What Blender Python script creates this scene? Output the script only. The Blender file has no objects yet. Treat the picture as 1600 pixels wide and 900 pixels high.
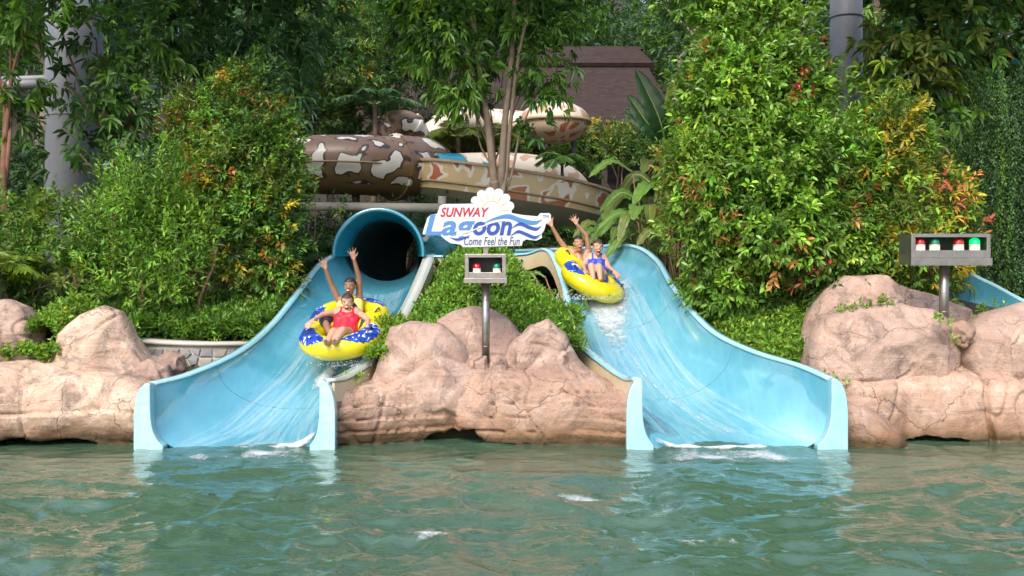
import bpy, bmesh, math
import numpy as np
from mathutils import Vector, Matrix

S = bpy.context.scene
COL = S.collection
# ---------------------------------------------------------------- camera
F, H, YH = 1500.0, 2.19, 420.0          # focal length in photo pixels, eye height, horizon row (1600x900 frame)
cam_d = bpy.data.cameras.new('camera'); cam = bpy.data.objects.new('camera', cam_d); COL.objects.link(cam)
cam.location = (0, 0, H); cam.rotation_euler = (math.radians(90), 0, 0)
cam_d.sensor_width = 36; cam_d.lens = 36 * F / 1600; cam_d.shift_y = -(450 - YH) / 1600
cam_d.clip_start = 0.1; cam_d.clip_end = 600
S.camera = cam
# ---------------------------------------------------------------- sky and sun
SUN_EL, SUN_AZ = 46.0, 203.0             # azimuth measured clockwise from +Y (the view direction)
w = bpy.data.worlds.new('World'); S.world = w; w.use_nodes = True
wn = w.node_tree; wn.nodes.clear()
sky = wn.nodes.new('ShaderNodeTexSky'); sky.sky_type = 'NISHITA'; sky.sun_disc = False
sky.sun_elevation = math.radians(SUN_EL); sky.sun_rotation = math.radians(SUN_AZ)
sky.air_density = 1.0; sky.dust_density = 3.0; sky.ozone_density = 0.7
bg = wn.nodes.new('ShaderNodeBackground'); bg.inputs[1].default_value = 0.15
wo = wn.nodes.new('ShaderNodeOutputWorld')
wn.links.new(sky.outputs[0], bg.inputs[0]); wn.links.new(bg.outputs[0], wo.inputs[0])
sun_d = bpy.data.lights.new('sun', 'SUN'); sun = bpy.data.objects.new('sun', sun_d); COL.objects.link(sun)
sun_d.energy = 1.3; sun_d.angle = math.radians(30); sun_d.color = (1.0, 0.95, 0.87)
_e, _a = math.radians(SUN_EL), math.radians(SUN_AZ)
sun_dir = Vector((math.cos(_e) * math.sin(_a), math.cos(_e) * math.cos(_a), math.sin(_e)))
sun.rotation_euler = sun_dir.to_track_quat('Z', 'Y').to_euler()
S.view_settings.view_transform = 'Standard'; S.view_settings.look = 'None'
S.view_settings.exposure = 1.16; S.view_settings.gamma = 1.0; S.view_settings.use_curve_mapping = False
S.cycles.max_bounces = 4; S.cycles.diffuse_bounces = 2; S.cycles.glossy_bounces = 2
S.cycles.transmission_bounces = 2; S.cycles.transparent_max_bounces = 6
S.cycles.use_denoising = True; S.cycles.use_light_tree = False; S.cycles.use_adaptive_sampling = True; S.cycles.adaptive_threshold = .03

# ---------------------------------------------------------------- helpers
rng = np.random.default_rng(11)
def P(px, py, Y): return np.array([(px - 800) * Y / F, Y, H + (YH - py) * Y / F])
def nrm(v):
    v = np.asarray(v, float); return v / np.maximum(np.linalg.norm(v, axis=-1, keepdims=True), 1e-9)

def _hash(i, j, k, seed):
    with np.errstate(over='ignore'):
        n = (i.astype(np.int64) * 374761393 + j.astype(np.int64) * 668265263 + k.astype(np.int64) * 1274126177 + seed * 982451653) & 0xffffffff
        n = ((n ^ (n >> 13)) * 1274126177) & 0xffffffff
        n = (n ^ (n >> 16)) & 0xffffffff
    return n / 4294967295.0
def vnoise(p, seed=0):
    p = np.asarray(p, float); i = np.floor(p).astype(np.int64); f = p - i; f = f * f * f * (f * (f * 6 - 15) + 10)
    r = 0
    for a in (0, 1):
        for b in (0, 1):
            for c in (0, 1):
                wgt = (f[:, 0] if a else 1 - f[:, 0]) * (f[:, 1] if b else 1 - f[:, 1]) * (f[:, 2] if c else 1 - f[:, 2])
                r = r + wgt * _hash(i[:, 0] + a, i[:, 1] + b, i[:, 2] + c, seed)
    return r * 2 - 1
def fbm(p, octv=4, freq=1.0, seed=0, gain=0.5):
    p = np.asarray(p, float); r = np.zeros(len(p)); amp = 1.0; tot = 0
    for o in range(octv):
        r += amp * vnoise(p * freq + 17.3 * o, seed + o * 7); tot += amp; amp *= gain; freq *= 2.03
    return r / tot

def tag(o, label=None, cat=None, group=None, kind=None):
    if label: o['label'] = label
    if cat: o['category'] = cat
    if group: o['group'] = group
    if kind: o['kind'] = kind
    return o
def thing(name, label, cat, loc, group=None):
    o = bpy.data.objects.new(name, None); COL.objects.link(o); o.location = tuple(float(v) for v in loc)
    o.empty_display_size = 0.1
    return tag(o, label, cat, group)
def link(name, me, mat=None, parent=None, smooth=True):
    """one mesh object; all vertices are in world coordinates"""
    if mat is not None:
        for m in (mat if isinstance(mat, (list, tuple)) else [mat]): me.materials.append(m)
    if smooth is not None: me.polygons.foreach_set('use_smooth', np.full(len(me.polygons), bool(smooth)))
    o = bpy.data.objects.new(name, me); COL.objects.link(o)
    if parent is not None:
        o.parent = parent
        root = parent
        while root.parent is not None: root = root.parent
        # parts sit at identity in world space: the empty's translation is undone once, at the first level
        o.matrix_parent_inverse = Matrix.Translation(-Vector(parent.location)) if parent is root else Matrix.Identity(4)
    return o
def mesh(name, V, faces):
    me = bpy.data.meshes.new(name)
    me.from_pydata([tuple(map(float, v)) for v in V], [], [tuple(map(int, f)) for f in faces]); me.update(); return me
def mesh_np(name, V, Q):
    """V (n,3), Q (m,k) constant-size faces, fast"""
    V = np.asarray(V, np.float32); Q = np.asarray(Q, np.int32); me = bpy.data.meshes.new(name)
    me.vertices.add(len(V)); me.vertices.foreach_set('co', V.ravel())
    m, k = Q.shape
    me.loops.add(m * k); me.loops.foreach_set('vertex_index', Q.ravel())
    me.polygons.add(m); me.polygons.foreach_set('loop_start', np.arange(0, m * k, k, dtype=np.int32))
    me.update(calc_edges=True); me.validate(); return me
def grid_faces(nu, nv, wrap_v=False, flip=False):
    i = np.arange(nu - 1)[:, None]; j = np.arange(nv if wrap_v else nv - 1)[None, :]
    a = i * nv + j; b = i * nv + (j + 1) % nv; c = (i + 1) * nv + (j + 1) % nv; d = (i + 1) * nv + j
    q = np.stack([a, b, c, d], -1).reshape(-1, 4)
    return q[:, ::-1] if flip else q
class MB:
    """collects simple solids, builds ONE mesh object"""
    def __init__(s): s.V = []; s.Fc = []; s.n = 0
    def add(s, V, Fc):
        s.V.append(np.asarray(V, float)); s.Fc += [tuple(int(i) + s.n for i in f) for f in Fc]; s.n += len(V); return s
    def box(s, c, size, R=None):
        h = np.array(size) / 2
        v = np.array([[x, y, z] for x in (-1, 1) for y in (-1, 1) for z in (-1, 1)]) * h
        if R is not None: v = v @ np.array(R).T
        return s.add(v + np.array(c), [(0, 1, 3, 2), (4, 6, 7, 5), (0, 4, 5, 1), (2, 3, 7, 6), (0, 2, 6, 4), (1, 5, 7, 3)])
    def tube(s, path, rad, seg=10, cap=True):
        path = np.asarray(path, float); n = len(path); rad = np.broadcast_to(np.asarray(rad, float), (n,))
        t = nrm(np.gradient(path, axis=0)); ref = np.array([0, 0, 1.0]) if abs(t[0][2]) < .9 else np.array([1.0, 0, 0])
        V = []
        for i in range(n):
            u = ref - t[i] * np.dot(ref, t[i]); u = u / (np.linalg.norm(u) + 1e-9); ref = u; v = np.cross(t[i], u)
            a = np.arange(seg) * 2 * math.pi / seg
            V.append(path[i] + rad[i] * (np.cos(a)[:, None] * u + np.sin(a)[:, None] * v))
        V = np.concatenate(V); fc = [tuple(q) for q in grid_faces(n, seg, True, True)]
        if cap: fc += [tuple(range(seg)), tuple(range((n - 1) * seg, n * seg))[::-1]]
        return s.add(V, fc)
    def prism(s, poly, y0, y1):
        """polygon in XZ, extruded along Y"""
        n = len(poly); V = [(x, y0, z) for x, z in poly] + [(x, y1, z) for x, z in poly]
        fc = [tuple(range(n))[::-1], tuple(range(n, 2 * n))] + [(i, (i + 1) % n, n + (i + 1) % n, n + i) for i in range(n)]
        return s.add(V, fc)
    def lathe(s, prof, c, seg=24, axis=2):
        prof = np.array(prof, float); a = np.arange(seg) * 2 * math.pi / seg
        V = np.stack([prof[:, 0:1] * np.cos(a), prof[:, 0:1] * np.sin(a), np.repeat(prof[:, 1:2], seg, 1)], -1).reshape(-1, 3)
        return s.add(V + np.array(c), [tuple(q) for q in grid_faces(len(prof), seg, True, True)])
    def build(s, name, mat, parent=None, smooth=False, bevel=0):
        me = mesh(name, np.concatenate(s.V), s.Fc)
        bm = bmesh.new(); bm.from_mesh(me); bmesh.ops.recalc_face_normals(bm, faces=bm.faces)
        if bevel:
            bmesh.ops.bevel(bm, geom=[e for e in bm.edges if e.is_manifold and e.calc_face_angle(0) > .6], offset=bevel, segments=2, affect='EDGES', profile=.5)
        bm.to_mesh(me); bm.free()
        return link(name, me, mat, parent, smooth)
def catmull(pts, n):
    pts = np.asarray(pts, float); m = len(pts)
    p = np.vstack([2 * pts[0] - pts[1], pts, 2 * pts[-1] - pts[-2]])
    t = np.linspace(0, m - 1, n); i = np.minimum(t.astype(int), m - 2); f = (t - i)[:, None]
    a, b, c, d = p[i], p[i + 1], p[i + 2], p[i + 3]
    return .5 * (2 * b + (c - a) * f + (2 * a - 5 * b + 4 * c - d) * f ** 2 + (3 * b - a - 3 * c + d) * f ** 3)

# ---------------------------------------------------------------- materials
class NT:
    def __init__(s, name):
        s.m = bpy.data.materials.new(name); s.m.use_nodes = True; s.t = s.m.node_tree; s.t.nodes.clear()
        s.out = s.t.nodes.new('ShaderNodeOutputMaterial')
    def n(s, typ, ins=None, **kw):
        x = s.t.nodes.new('ShaderNode' + typ)
        for k, v in kw.items(): setattr(x, k, v)
        for k, v in (ins or {}).items(): s.set(x.inputs[k], v)
        return x
    def set(s, sock, v):
        if hasattr(v, 'is_output'): s.t.links.new(v, sock)
        elif isinstance(v, (tuple, list)) and len(v) == 3 and sock.type == 'RGBA': sock.default_value = (*v, 1)
        else: sock.default_value = v
    def obj(s): return s.n('TexCoord').outputs['Object']
    def noise(s, scale, detail=4, rough=.55, vec=None, dist=0):
        return s.n('TexNoise', {'Scale': scale, 'Detail': detail, 'Roughness': rough, 'Distortion': dist, 'Vector': vec or s.obj()})
    def ramp(s, fac, stops):
        r = s.n('ValToRGB', {'Fac': fac}); e = r.color_ramp.elements
        while len(e) < len(stops): e.new(.5)
        for q, (pos, c) in zip(e, stops): q.position = pos; q.color = (*c, 1) if len(c) == 3 else c
        return r.outputs[0]
    def mix(s, fac, a, b, typ='MIX'):
        x = s.n('Mix', data_type='RGBA', blend_type=typ); s.set(x.inputs[0], fac); s.set(x.inputs[6], a); s.set(x.inputs[7], b); return x.outputs[2]
    def math(s, op, a, b=0.0):
        x = s.n('Math', operation=op); s.set(x.inputs[0], a); s.set(x.inputs[1], b); return x.outputs[0]
    def bump(s, h, strength=.3, dist=.02, prev=None):
        ins = {'Height': h, 'Strength': strength, 'Distance': dist}
        if prev is not None: ins['Normal'] = prev
        return s.n('Bump', ins).outputs[0]
    def bsdf(s, **kw):
        b = s.n('BsdfPrincipled')
        for k, v in kw.items(): s.set(b.inputs[k.replace('_', ' ')], v)
        return b
    def done(s, shader): s.t.links.new(shader.outputs[0] if hasattr(shader, 'outputs') else shader, s.out.inputs[0]); return s.m
def plain(name, col, rough=.5, metal=0, var=.12, scale=6, bump=0, spec=.5, coat=0):
    t = NT(name); nz = t.noise(scale, 5).outputs[0]
    c = t.mix(nz, tuple(v * (1 - var) for v in col), tuple(min(1, v * (1 + var)) for v in col))
    kw = dict(Base_Color=c, Roughness=rough, Metallic=metal, Specular_IOR_Level=spec, Coat_Weight=coat)
    if bump: kw['Normal'] = t.bump(t.noise(scale * 8, 4).outputs[0], bump, .01)
    return t.done(t.bsdf(**kw))
M = {}
def rock_mat(name, tintA, tintB, warm):
    t = NT(name); o = t.obj()
    big = t.noise(1.1, 3, .6, dist=.6).outputs[0]; mid = t.noise(5, 5, .62).outputs[0]; fine = t.noise(38, 3, .65).outputs[0]
    c = t.mix(t.ramp(big, [(.35, (0, 0, 0)), (.65, (1, 1, 1))]), tintA, tintB)
    c = t.mix(t.math('MULTIPLY', t.ramp(mid, [(.42, (0, 0, 0)), (.7, (1, 1, 1))]), .55), c, warm)
    pale = t.noise(2.3, 4, .7, dist=1.2).outputs[0]
    c = t.mix(t.math('MULTIPLY', t.ramp(pale, [(.55, (0, 0, 0)), (.72, (1, 1, 1))]), .55), c, (.64, .52, .42))
    # grey lichen and soot stains
    st = t.noise(1.5, 4, .74, dist=1.8).outputs[0]
    c = t.mix(t.math('MULTIPLY', t.ramp(st, [(.50, (0, 0, 0)), (.66, (1, 1, 1))]), .66), c, (.12, .08, .065))
    c = t.mix(t.math('MULTIPLY', t.ramp(fine, [(.32, (1, 1, 1)), (.46, (0, 0, 0))]), .4), c, (.14, .09, .07))
    gr = t.noise(120, 2, .6).outputs[0]; c = t.mix(t.math('MULTIPLY', t.ramp(gr, [(.52, (0, 0, 0)), (.7, (1, 1, 1))]), .2), c, (.62, .52, .45))
    # cracks
    wv = t.n('VectorMath', operation='ADD'); t.set(wv.inputs[0], o)
    dn = t.noise(2.2, 4).outputs['Color']; sc = t.n('VectorMath', operation='SCALE'); t.set(sc.inputs[0], dn); sc.inputs[3].default_value = .55
    t.set(wv.inputs[1], sc.outputs[0])
    vo = t.n('TexVoronoi', {'Scale': .95, 'Vector': wv.outputs[0]}, feature='DISTANCE_TO_EDGE').outputs[0]
    crack = t.ramp(vo, [(0.0, (1, 1, 1)), (.010, (0, 0, 0))])
    vis = t.math('MULTIPLY', crack, t.ramp(t.noise(1.4, 2).outputs[0], [(.45, (0, 0, 0)), (.6, (1, 1, 1))]))
    c = t.mix(t.math('MULTIPLY', vis, .6), c, (.07, .045, .04))
    # pits
    pit = t.n('TexVoronoi', {'Scale': 26, 'Vector': wv.outputs[0]}).outputs[0]
    pmask = t.math('MULTIPLY', t.ramp(pit, [(.12, (1, 1, 1)), (.26, (0, 0, 0))]), t.ramp(t.noise(1.7, 3).outputs[0], [(.5, (0, 0, 0)), (.62, (1, 1, 1))]))
    c = t.mix(t.math('MULTIPLY', pmask, .7), c, (.09, .06, .05))
    lay = t.noise(3.0, 3, .6, vec=t.n('Mapping', {'Vector': o, 'Scale': (.35, .35, 4.0)}).outputs[0], dist=0).outputs[0]
    # wet algae-brown band at the waterline
    sep = t.n('SeparateXYZ', {0: o}).outputs[2]
    zz = t.math('ADD', sep, t.math('MULTIPLY', t.math('SUBTRACT', t.noise(2.6, 4, vec=o).outputs[0], .5), .5))
    wet = t.ramp(zz, [(.08, (1, 1, 1)), (.42, (0, 0, 0))])
    c = t.mix(t.math('MULTIPLY', t.ramp(lay, [(.30, (1, 1, 1)), (.44, (0, 0, 0))]), .2), c, (.15, .10, .085))
    c = t.mix(t.math('MULTIPLY', wet, .85), c, (.17, .085, .035))
    tide = t.ramp(t.math('ADD', sep, t.math('MULTIPLY', t.math('SUBTRACT', t.noise(7, 4).outputs[0], .5), .1)), [(.06, (1, 1, 1)), (.15, (0, 0, 0))])
    c = t.mix(t.math('MULTIPLY', tide, .85), c, (.07, .05, .025))
    rough = t.math('SUBTRACT', .82, t.math('MULTIPLY', tide, .5))
    fvo = t.n('TexVoronoi', {'Scale': 2.6, 'Vector': wv.outputs[0]}, feature='SMOOTH_F1').outputs[0]
    b0 = t.bump(fvo, .5, .10); b0 = t.bump(lay, .28, .05, b0); b1 = t.bump(mid, .4, .05, b0); b2 = t.bump(fine, .6, .014, b1); b3 = t.bump(t.math('SUBTRACT', 1, crack), .5, .02, b2)
    return t.done(t.bsdf(Base_Color=c, Roughness=rough, Specular_IOR_Level=.3, Normal=b3))
M['rock'] = rock_mat('pink_rock', (.27, .18, .145), (.47, .34, .275), (.37, .225, .15))
M['rock_warm'] = rock_mat('warm_rock', (.28, .175, .13), (.47, .325, .245), (.40, .225, .135))
M['rock_pale'] = rock_mat('pale_rock', (.45, .305, .225), (.56, .415, .32), (.46, .275, .165))
M['rock_brown'] = rock_mat('brown_rock', (.25, .16, .12), (.37, .25, .195), (.30, .16, .10))

def gel(name, col, light, rough=.13):
    t = NT(name); o = t.obj()
    nz = t.noise(.9, 4, .6, dist=.5).outputs[0]; stv = t.n('Mapping', {'Vector': o, 'Scale': (9, 1.2, 1.2)}).outputs[0]
    stk = t.noise(2.2, 5, .6, vec=stv).outputs[0]
    c = t.mix(t.ramp(nz, [(.35, (0, 0, 0)), (.7, (1, 1, 1))]), col, light)
    c = t.mix(t.math('MULTIPLY', t.ramp(stk, [(.45, (0, 0, 0)), (.8, (1, 1, 1))]), .18), c, tuple(min(1, v * 1.3 + .03) for v in light))
    scf = t.noise(30, 3, .7).outputs[0]
    r = t.math('ADD', rough - .06, t.math('MULTIPLY', scf, .07))
    bp = t.bump(t.noise(3.2, 3).outputs[0], .12, .03); bp = t.bump(t.noise(22, 3, vec=t.n('Mapping', {'Vector': o, 'Scale': (1.4, .5, .5)}).outputs[0]).outputs[0], .12, .012, bp)
    return t.done(t.bsdf(Base_Color=c, Roughness=r, Specular_IOR_Level=.6, Normal=bp, Coat_Weight=1.0, Coat_Roughness=.025, Coat_IOR=1.8))
M['blue'] = gel('blue_gelcoat', (.05, .235, .33), (.09, .31, .40), .085)
M['blue_r'] = gel('pale_blue_gelcoat', (.08, .295, .395), (.145, .395, .485), .085)
M['blue_pale'] = gel('faded_blue_gelcoat', (.24, .50, .58), (.36, .60, .66), .28)
M['teal'] = gel('teal_gelcoat', (.006, .17, .25), (.012, .22, .31), .25)
M['cream'] = plain('cream_gelcoat', (.52, .43, .28), .45, var=.18, scale=3)
M['rim_worn'] = gel('weathered_rim', (.40, .46, .45), (.52, .50, .42), .4)
M['post_dark'] = plain('dark_post_paint', (.10, .10, .085), .6, 0, .3, 3)
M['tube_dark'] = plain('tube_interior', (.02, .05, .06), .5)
M['steel'] = plain('brushed_steel', (.27, .25, .235), .34, .85, .4, 9)
M['steel_dark'] = plain('steel_inside', (.05, .05, .05), .6)
M['grey_paint'] = plain('grey_column_paint', (.185, .19, .205), .5, 0, .4, 1.6, .15)
M['pipe_white'] = plain('white_pipe_paint', (.30, .275, .225), .6, 0, .35, 2)
M['white'] = plain('white_sign', (.52, .53, .545), .35, 0, .02)
M['red'] = plain('red_letters', (.36, .006, .028), .4, 0, .04)
M['sky_blue'] = plain('light_blue_letters', (.05, .17, .40), .4, 0, .04)
M['mid_blue'] = plain('mid_blue_letters', (.010, .05, .25), .4, 0, .04)
M['navy'] = plain('navy_letters', (.01, .025, .11), .4, 0, .04)
M['sun_line'] = plain('pale_yellow_line', (.52, .42, .22), .4, 0, .04)
M['bark'] = plain('bark', (.17, .12, .085), .85, 0, .5, 9, .8)
M['bark_pale'] = plain('pale_bark', (.16, .12, .085), .85, 0, .45, 8, .8)
M['bark_red'] = plain('reddish_bark', (.17, .085, .05), .85, 0, .45, 9, .8)
M['soil'] = plain('leaf_litter_soil', (.03, .025, .016), .95, 0, .6, 3, .6)
M['yellow_vinyl'] = plain('yellow_vinyl', (.62, .52, .008), .28, 0, .07, 3, .04, coat=.2)
M['mortar'] = plain('pale_mortar', (.45, .42, .37), .9, 0, .2, 12, .5)
M['stone'] = plain('grey_stone', (.24, .235, .225), .85, 0, .45, 7, .7)
M['stone_b'] = plain('buff_stone', (.36, .32, .26), .85, 0, .4, 7, .7)
M['dark_wall'] = plain('dark_timber', (.035, .025, .02), .7)
M['beacon_base'] = plain('ivory_plastic', (.72, .66, .50), .4)
def dome(name, col, em=0):
    t = NT(name); return t.done(t.bsdf(Base_Color=col, Roughness=.12, Emission_Color=col, Emission_Strength=em, Coat_Weight=.6))
M['dome_red'] = dome('red_lens', (.42, .008, .02)); M['dome_green'] = dome('green_lens', (.0, .16, .09))
M['dome_lit'] = dome('lit_green_lens', (.0, .55, .10), 1.3)

def leaf_mat(name, rough=.45, trans=.36):
    t = NT(name); a = t.n('Attribute', attribute_name='Col').outputs['Color']
    b = t.bsdf(Base_Color=a, Roughness=rough, Specular_IOR_Level=.42)
    tr = t.n('BsdfTranslucent', {'Color': t.mix(1.0, a, (1.35, 1.25, .55), 'MULTIPLY')})
    mx = t.n('MixShader', {0: trans}); t.t.links.new(b.outputs[0], mx.inputs[1]); t.t.links.new(tr.outputs[0], mx.inputs[2])
    return t.done(mx)
M['leaf'] = leaf_mat('leaf')
M['leaf_gloss'] = leaf_mat('glossy_leaf', .3, .25)
M['leaf_far'] = leaf_mat('far_leaf', .55, .25)
# ================================================================ the two slides' lines (left rim, floor, right rim)
LS = dict(  # left slide, from the tube down to the pool
    L=[(-2.80,16.6,2.56),(-2.92,15.85,2.42),(-3.08,15.4,2.24),(-3.23,14.7,1.86),(-3.41,13.8,1.41),(-3.62,12.9,1.10),(-4.03,12.15,.88),(-4.36,11.7,.80)],
    C=[(-2.17,16.6,1.98),(-2.18,15.85,1.82),(-2.2,15.3,1.62),(-2.28,14.6,1.36),(-2.38,13.8,1.10),(-2.58,12.9,.66),(-2.98,12.15,.14),(-3.20,11.7,-.06)],
    R=[(-1.56,16.6,2.52),(-1.46,15.85,2.38),(-1.53,15.3,2.06),(-1.65,14.6,1.66),(-1.80,13.8,1.30),(-1.98,12.9,.99),(-2.19,12.15,.84),(-2.32,11.7,.84)],
    e=[1,1,1,1,1,1,.85,.42])
RS = dict(  # right slide, from the back-left bend over the crest down to the pool
    L=[(-1.6,17.2,2.42),(-.5,16.95,2.42),(.25,16.55,2.45),(.66,16.0,2.50),(.87,15.3,1.99),(.92,14.6,1.56),(1.04,13.6,1.13),(1.26,12.9,.94),(1.47,12.1,.83),(1.57,11.7,.86)],
    C=[(-1.4,18.0,2.08),(-.3,17.75,2.08),(.65,17.2,2.06),(1.22,16.2,1.98),(1.42,15.3,1.74),(1.60,14.6,1.26),(1.84,13.6,.66),(2.08,12.9,.28),(2.40,12.1,.03),(2.60,11.7,-.06)],
    R=[(-1.2,18.7,2.55),(.0,18.4,2.55),(1.2,17.6,2.58),(1.95,16.3,2.60),(2.28,15.45,2.36),(2.48,14.75,1.88),(2.76,13.6,1.36),(3.14,12.8,1.12),(3.60,12.1,.98),(3.85,11.7,.86)],
    e=[1,1,1,1,1,1,1,1,.85,.42])
def dense(S_, n=120):
    return {k: catmull(S_[k], n) if k != 'e' else np.interp(np.linspace(0, len(S_['e']) - 1, n), range(len(S_['e'])), S_['e']) for k in S_}
LD, RD = dense(LS), dense(RS)
def section(D, i, s):
    """point on the trough wall at station i, s in -1 (left rim) .. 1 (right rim)"""
    a = abs(s) * math.pi / 2; T = D['L'][i] if s < 0 else D['R'][i]; C = D['C'][i]; e = D['e'][i]
    h = math.sin(a) ** e; v = 1 - max(math.cos(a), 0) ** e
    return np.array([C[0] + (T[0] - C[0]) * h, C[1] + (T[1] - C[1]) * h, C[2] + (T[2] - C[2]) * v])

# ================================================================ ground
def gz(x, y):
    x = np.asarray(x, float); y = np.asarray(y, float)
    z = np.interp(y, [11, 12.2, 12.6, 13, 14, 16, 20, 28, 34, 44, 60, 200], [-1.5, -.6, .3, .72, 1.1, 1.4, 2.1, 3.6, 5.5, 12, 19, 26])
    z = z + .08 * np.sin(x * 1.7 + y) * np.clip((y - 13) / 4, 0, 1) + .25 * np.sin(x * .31 + 1) * np.clip((y - 18) / 10, 0, 1)
    # mound between the slides, and the bank right of the right slide
    z = z + .95 * np.exp(-((x + .45) / .75) ** 2) * np.clip((y - 13.0) / 1.6, 0, 1) * np.clip((18 - y) / 2, 0, 1)
    z = z + .32 * np.clip((x - 3.0) / .8, 0, 1) * np.clip((y - 13) / 1.2, 0, 1) * np.clip((20 - y) / 4, 0, 1)
    for D in (LD, RD):
        o = np.argsort(D['C'][:, 1]); yy = D['C'][o, 1]
        m0 = np.minimum(D['L'][:, 0], D['R'][:, 0]) - .22; m1 = np.maximum(D['L'][:, 0], D['R'][:, 0]) + .22
        lo, hi, cz = np.interp(y, yy, m0[o]), np.interp(y, yy, m1[o]), np.interp(y, yy, D['C'][o, 2])
        ins = (x > lo) & (x < hi) & (y < yy[-1] + .7) & (y > 11)
        z = np.where(ins, np.minimum(z, cz - .22), z)
    return z
xs = np.concatenate([np.linspace(-160, -14, 24), np.linspace(-13, 13, 131), np.linspace(14, 160, 24)])
ys = np.concatenate([np.linspace(11, 20, 76), np.linspace(20.4, 60, 60), np.linspace(64, 200, 18)])
X, Y = np.meshgrid(xs, ys, indexing='ij'); Z = gz(X, Y)
Vg = np.stack([X, Y, Z], -1).reshape(-1, 3)
Vg[:, 2] += .05 * fbm(Vg, 3, 1.3, 4) * (Vg[:, 1] > 12.4)
ground = tag(link('ground', mesh_np('ground', Vg, grid_faces(len(xs), len(ys), flip=True)), M['soil']), kind='structure')

# ================================================================ water
t = NT('green_pool_water'); o = t.obj()
nb = t.noise(.35, 3, .5, vec=o).outputs[0]
c = t.mix(nb, (.040, .084, .048), (.060, .114, .070))
mp = t.n('Mapping', {'Vector': o, 'Scale': (1, 1.5, 1)}).outputs[0]
n1 = t.noise(5.5, 4, .6, vec=mp, dist=.5).outputs[0]; n2 = t.noise(17, 3, .6, vec=mp, dist=.6).outputs[0]
bp = t.bump(n1, .30, .06); bp = t.bump(n2, .12, .02, bp)
M['water'] = t.done(t.bsdf(Base_Color=c, Roughness=.0, IOR=1.9, Specular_IOR_Level=.5, Normal=bp))
wx = np.concatenate([np.linspace(-160, -10, 16), np.arange(-9.6, 9.61, .05), np.linspace(10, 160, 16)])
wy = np.concatenate([np.linspace(-160, 1, 14), np.arange(1.6, 13.01, .045)])
X, Y = np.meshgrid(wx, wy, indexing='ij'); V = np.stack([X, Y, 0 * X], -1).reshape(-1, 3)
def ridge(p, f, s): return 1 - np.abs(vnoise(p * f, s)) * 2
def wave_height(V):
    wp = np.stack([V[:, 0], V[:, 1] * 1.5, 0 * V[:, 0]], -1)
    warp = np.stack([fbm(wp, 2, .8, 31), fbm(wp, 2, .8, 37), 0 * V[:, 0]], -1)
    q = wp + .55 * warp
    hgt = .045 * fbm(q, 2, .65, 3) + .042 * ridge(q, 1.15, 8) + .024 * ridge(q + 3, 2.6, 9) + .0135 * ridge(q + 7, 5.4, 10)
    calm = np.clip((12.6 - V[:, 1]) / 3.5, .35, 1)
    near_mouth = np.exp(-((V[:, 0] + 3.1) / 1.1) ** 2 - ((V[:, 1] - 11.2) / .8) ** 2) + np.exp(-((V[:, 0] - 2.6) / 1.1) ** 2 - ((V[:, 1] - 11.2) / .8) ** 2)
    return hgt * calm + .016 * near_mouth * ridge(q, 3.3, 12)
V[:, 2] = wave_height(V)
water = tag(link('water', mesh_np('water', V, grid_faces(len(wx), len(wy), flip=True)), M['water']), kind='structure')
tag(link('pool_floor', mesh('pool_floor', [(-160,-160,-1.6),(160,-160,-1.6),(160,12,-1.6),(-160,12,-1.6)], [(0,1,2,3)]), M['soil']), kind='structure')

# ================================================================ slides
def trough(root, D, mat, cuts, ns=45, thick=.035, name='trough_panel'):
    ss = np.linspace(-1, 1, ns); n = len(D['C'])
    G = np.array([[section(D, i, s) for s in ss] for i in range(n)])
    du = np.gradient(G, axis=0); dv = np.gradient(G, axis=1); N = nrm(np.cross(dv, du))
    N[N[..., 2] < 0] *= 1
    if N[n // 2, ns // 2, 2] < 0: N = -N
    out = []
    for a, b in zip(cuts[:-1], cuts[1:]):
        A = G[a:b + 1].copy(); Nn = N[a:b + 1]
        A[0] += nrm(A[1] - A[0]) * .0026; A[-1] += nrm(A[-2] - A[-1]) * .0026
        B = A - Nn * thick; m = len(A)
        Vv = np.concatenate([A.reshape(-1, 3), B.reshape(-1, 3)]); k = m * ns
        f = [tuple(x) for x in grid_faces(m, ns, flip=True)] + [tuple(x + k) for x in grid_faces(m, ns)]
        ends = np.concatenate([A[0], B[0], A[-1], B[-1]]); o_ = len(Vv); Vv = np.concatenate([Vv, ends])
        for j in range(ns - 1): f += [(o_ + j, o_ + j + 1, o_ + ns + j + 1, o_ + ns + j), (o_ + 2 * ns + j + 1, o_ + 2 * ns + j, o_ + 3 * ns + j, o_ + 3 * ns + j + 1)]
        me = mesh(name, Vv, f); out.append(link(name, me, mat, root))
        # joint flange under the panel end
    return G, N
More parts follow.
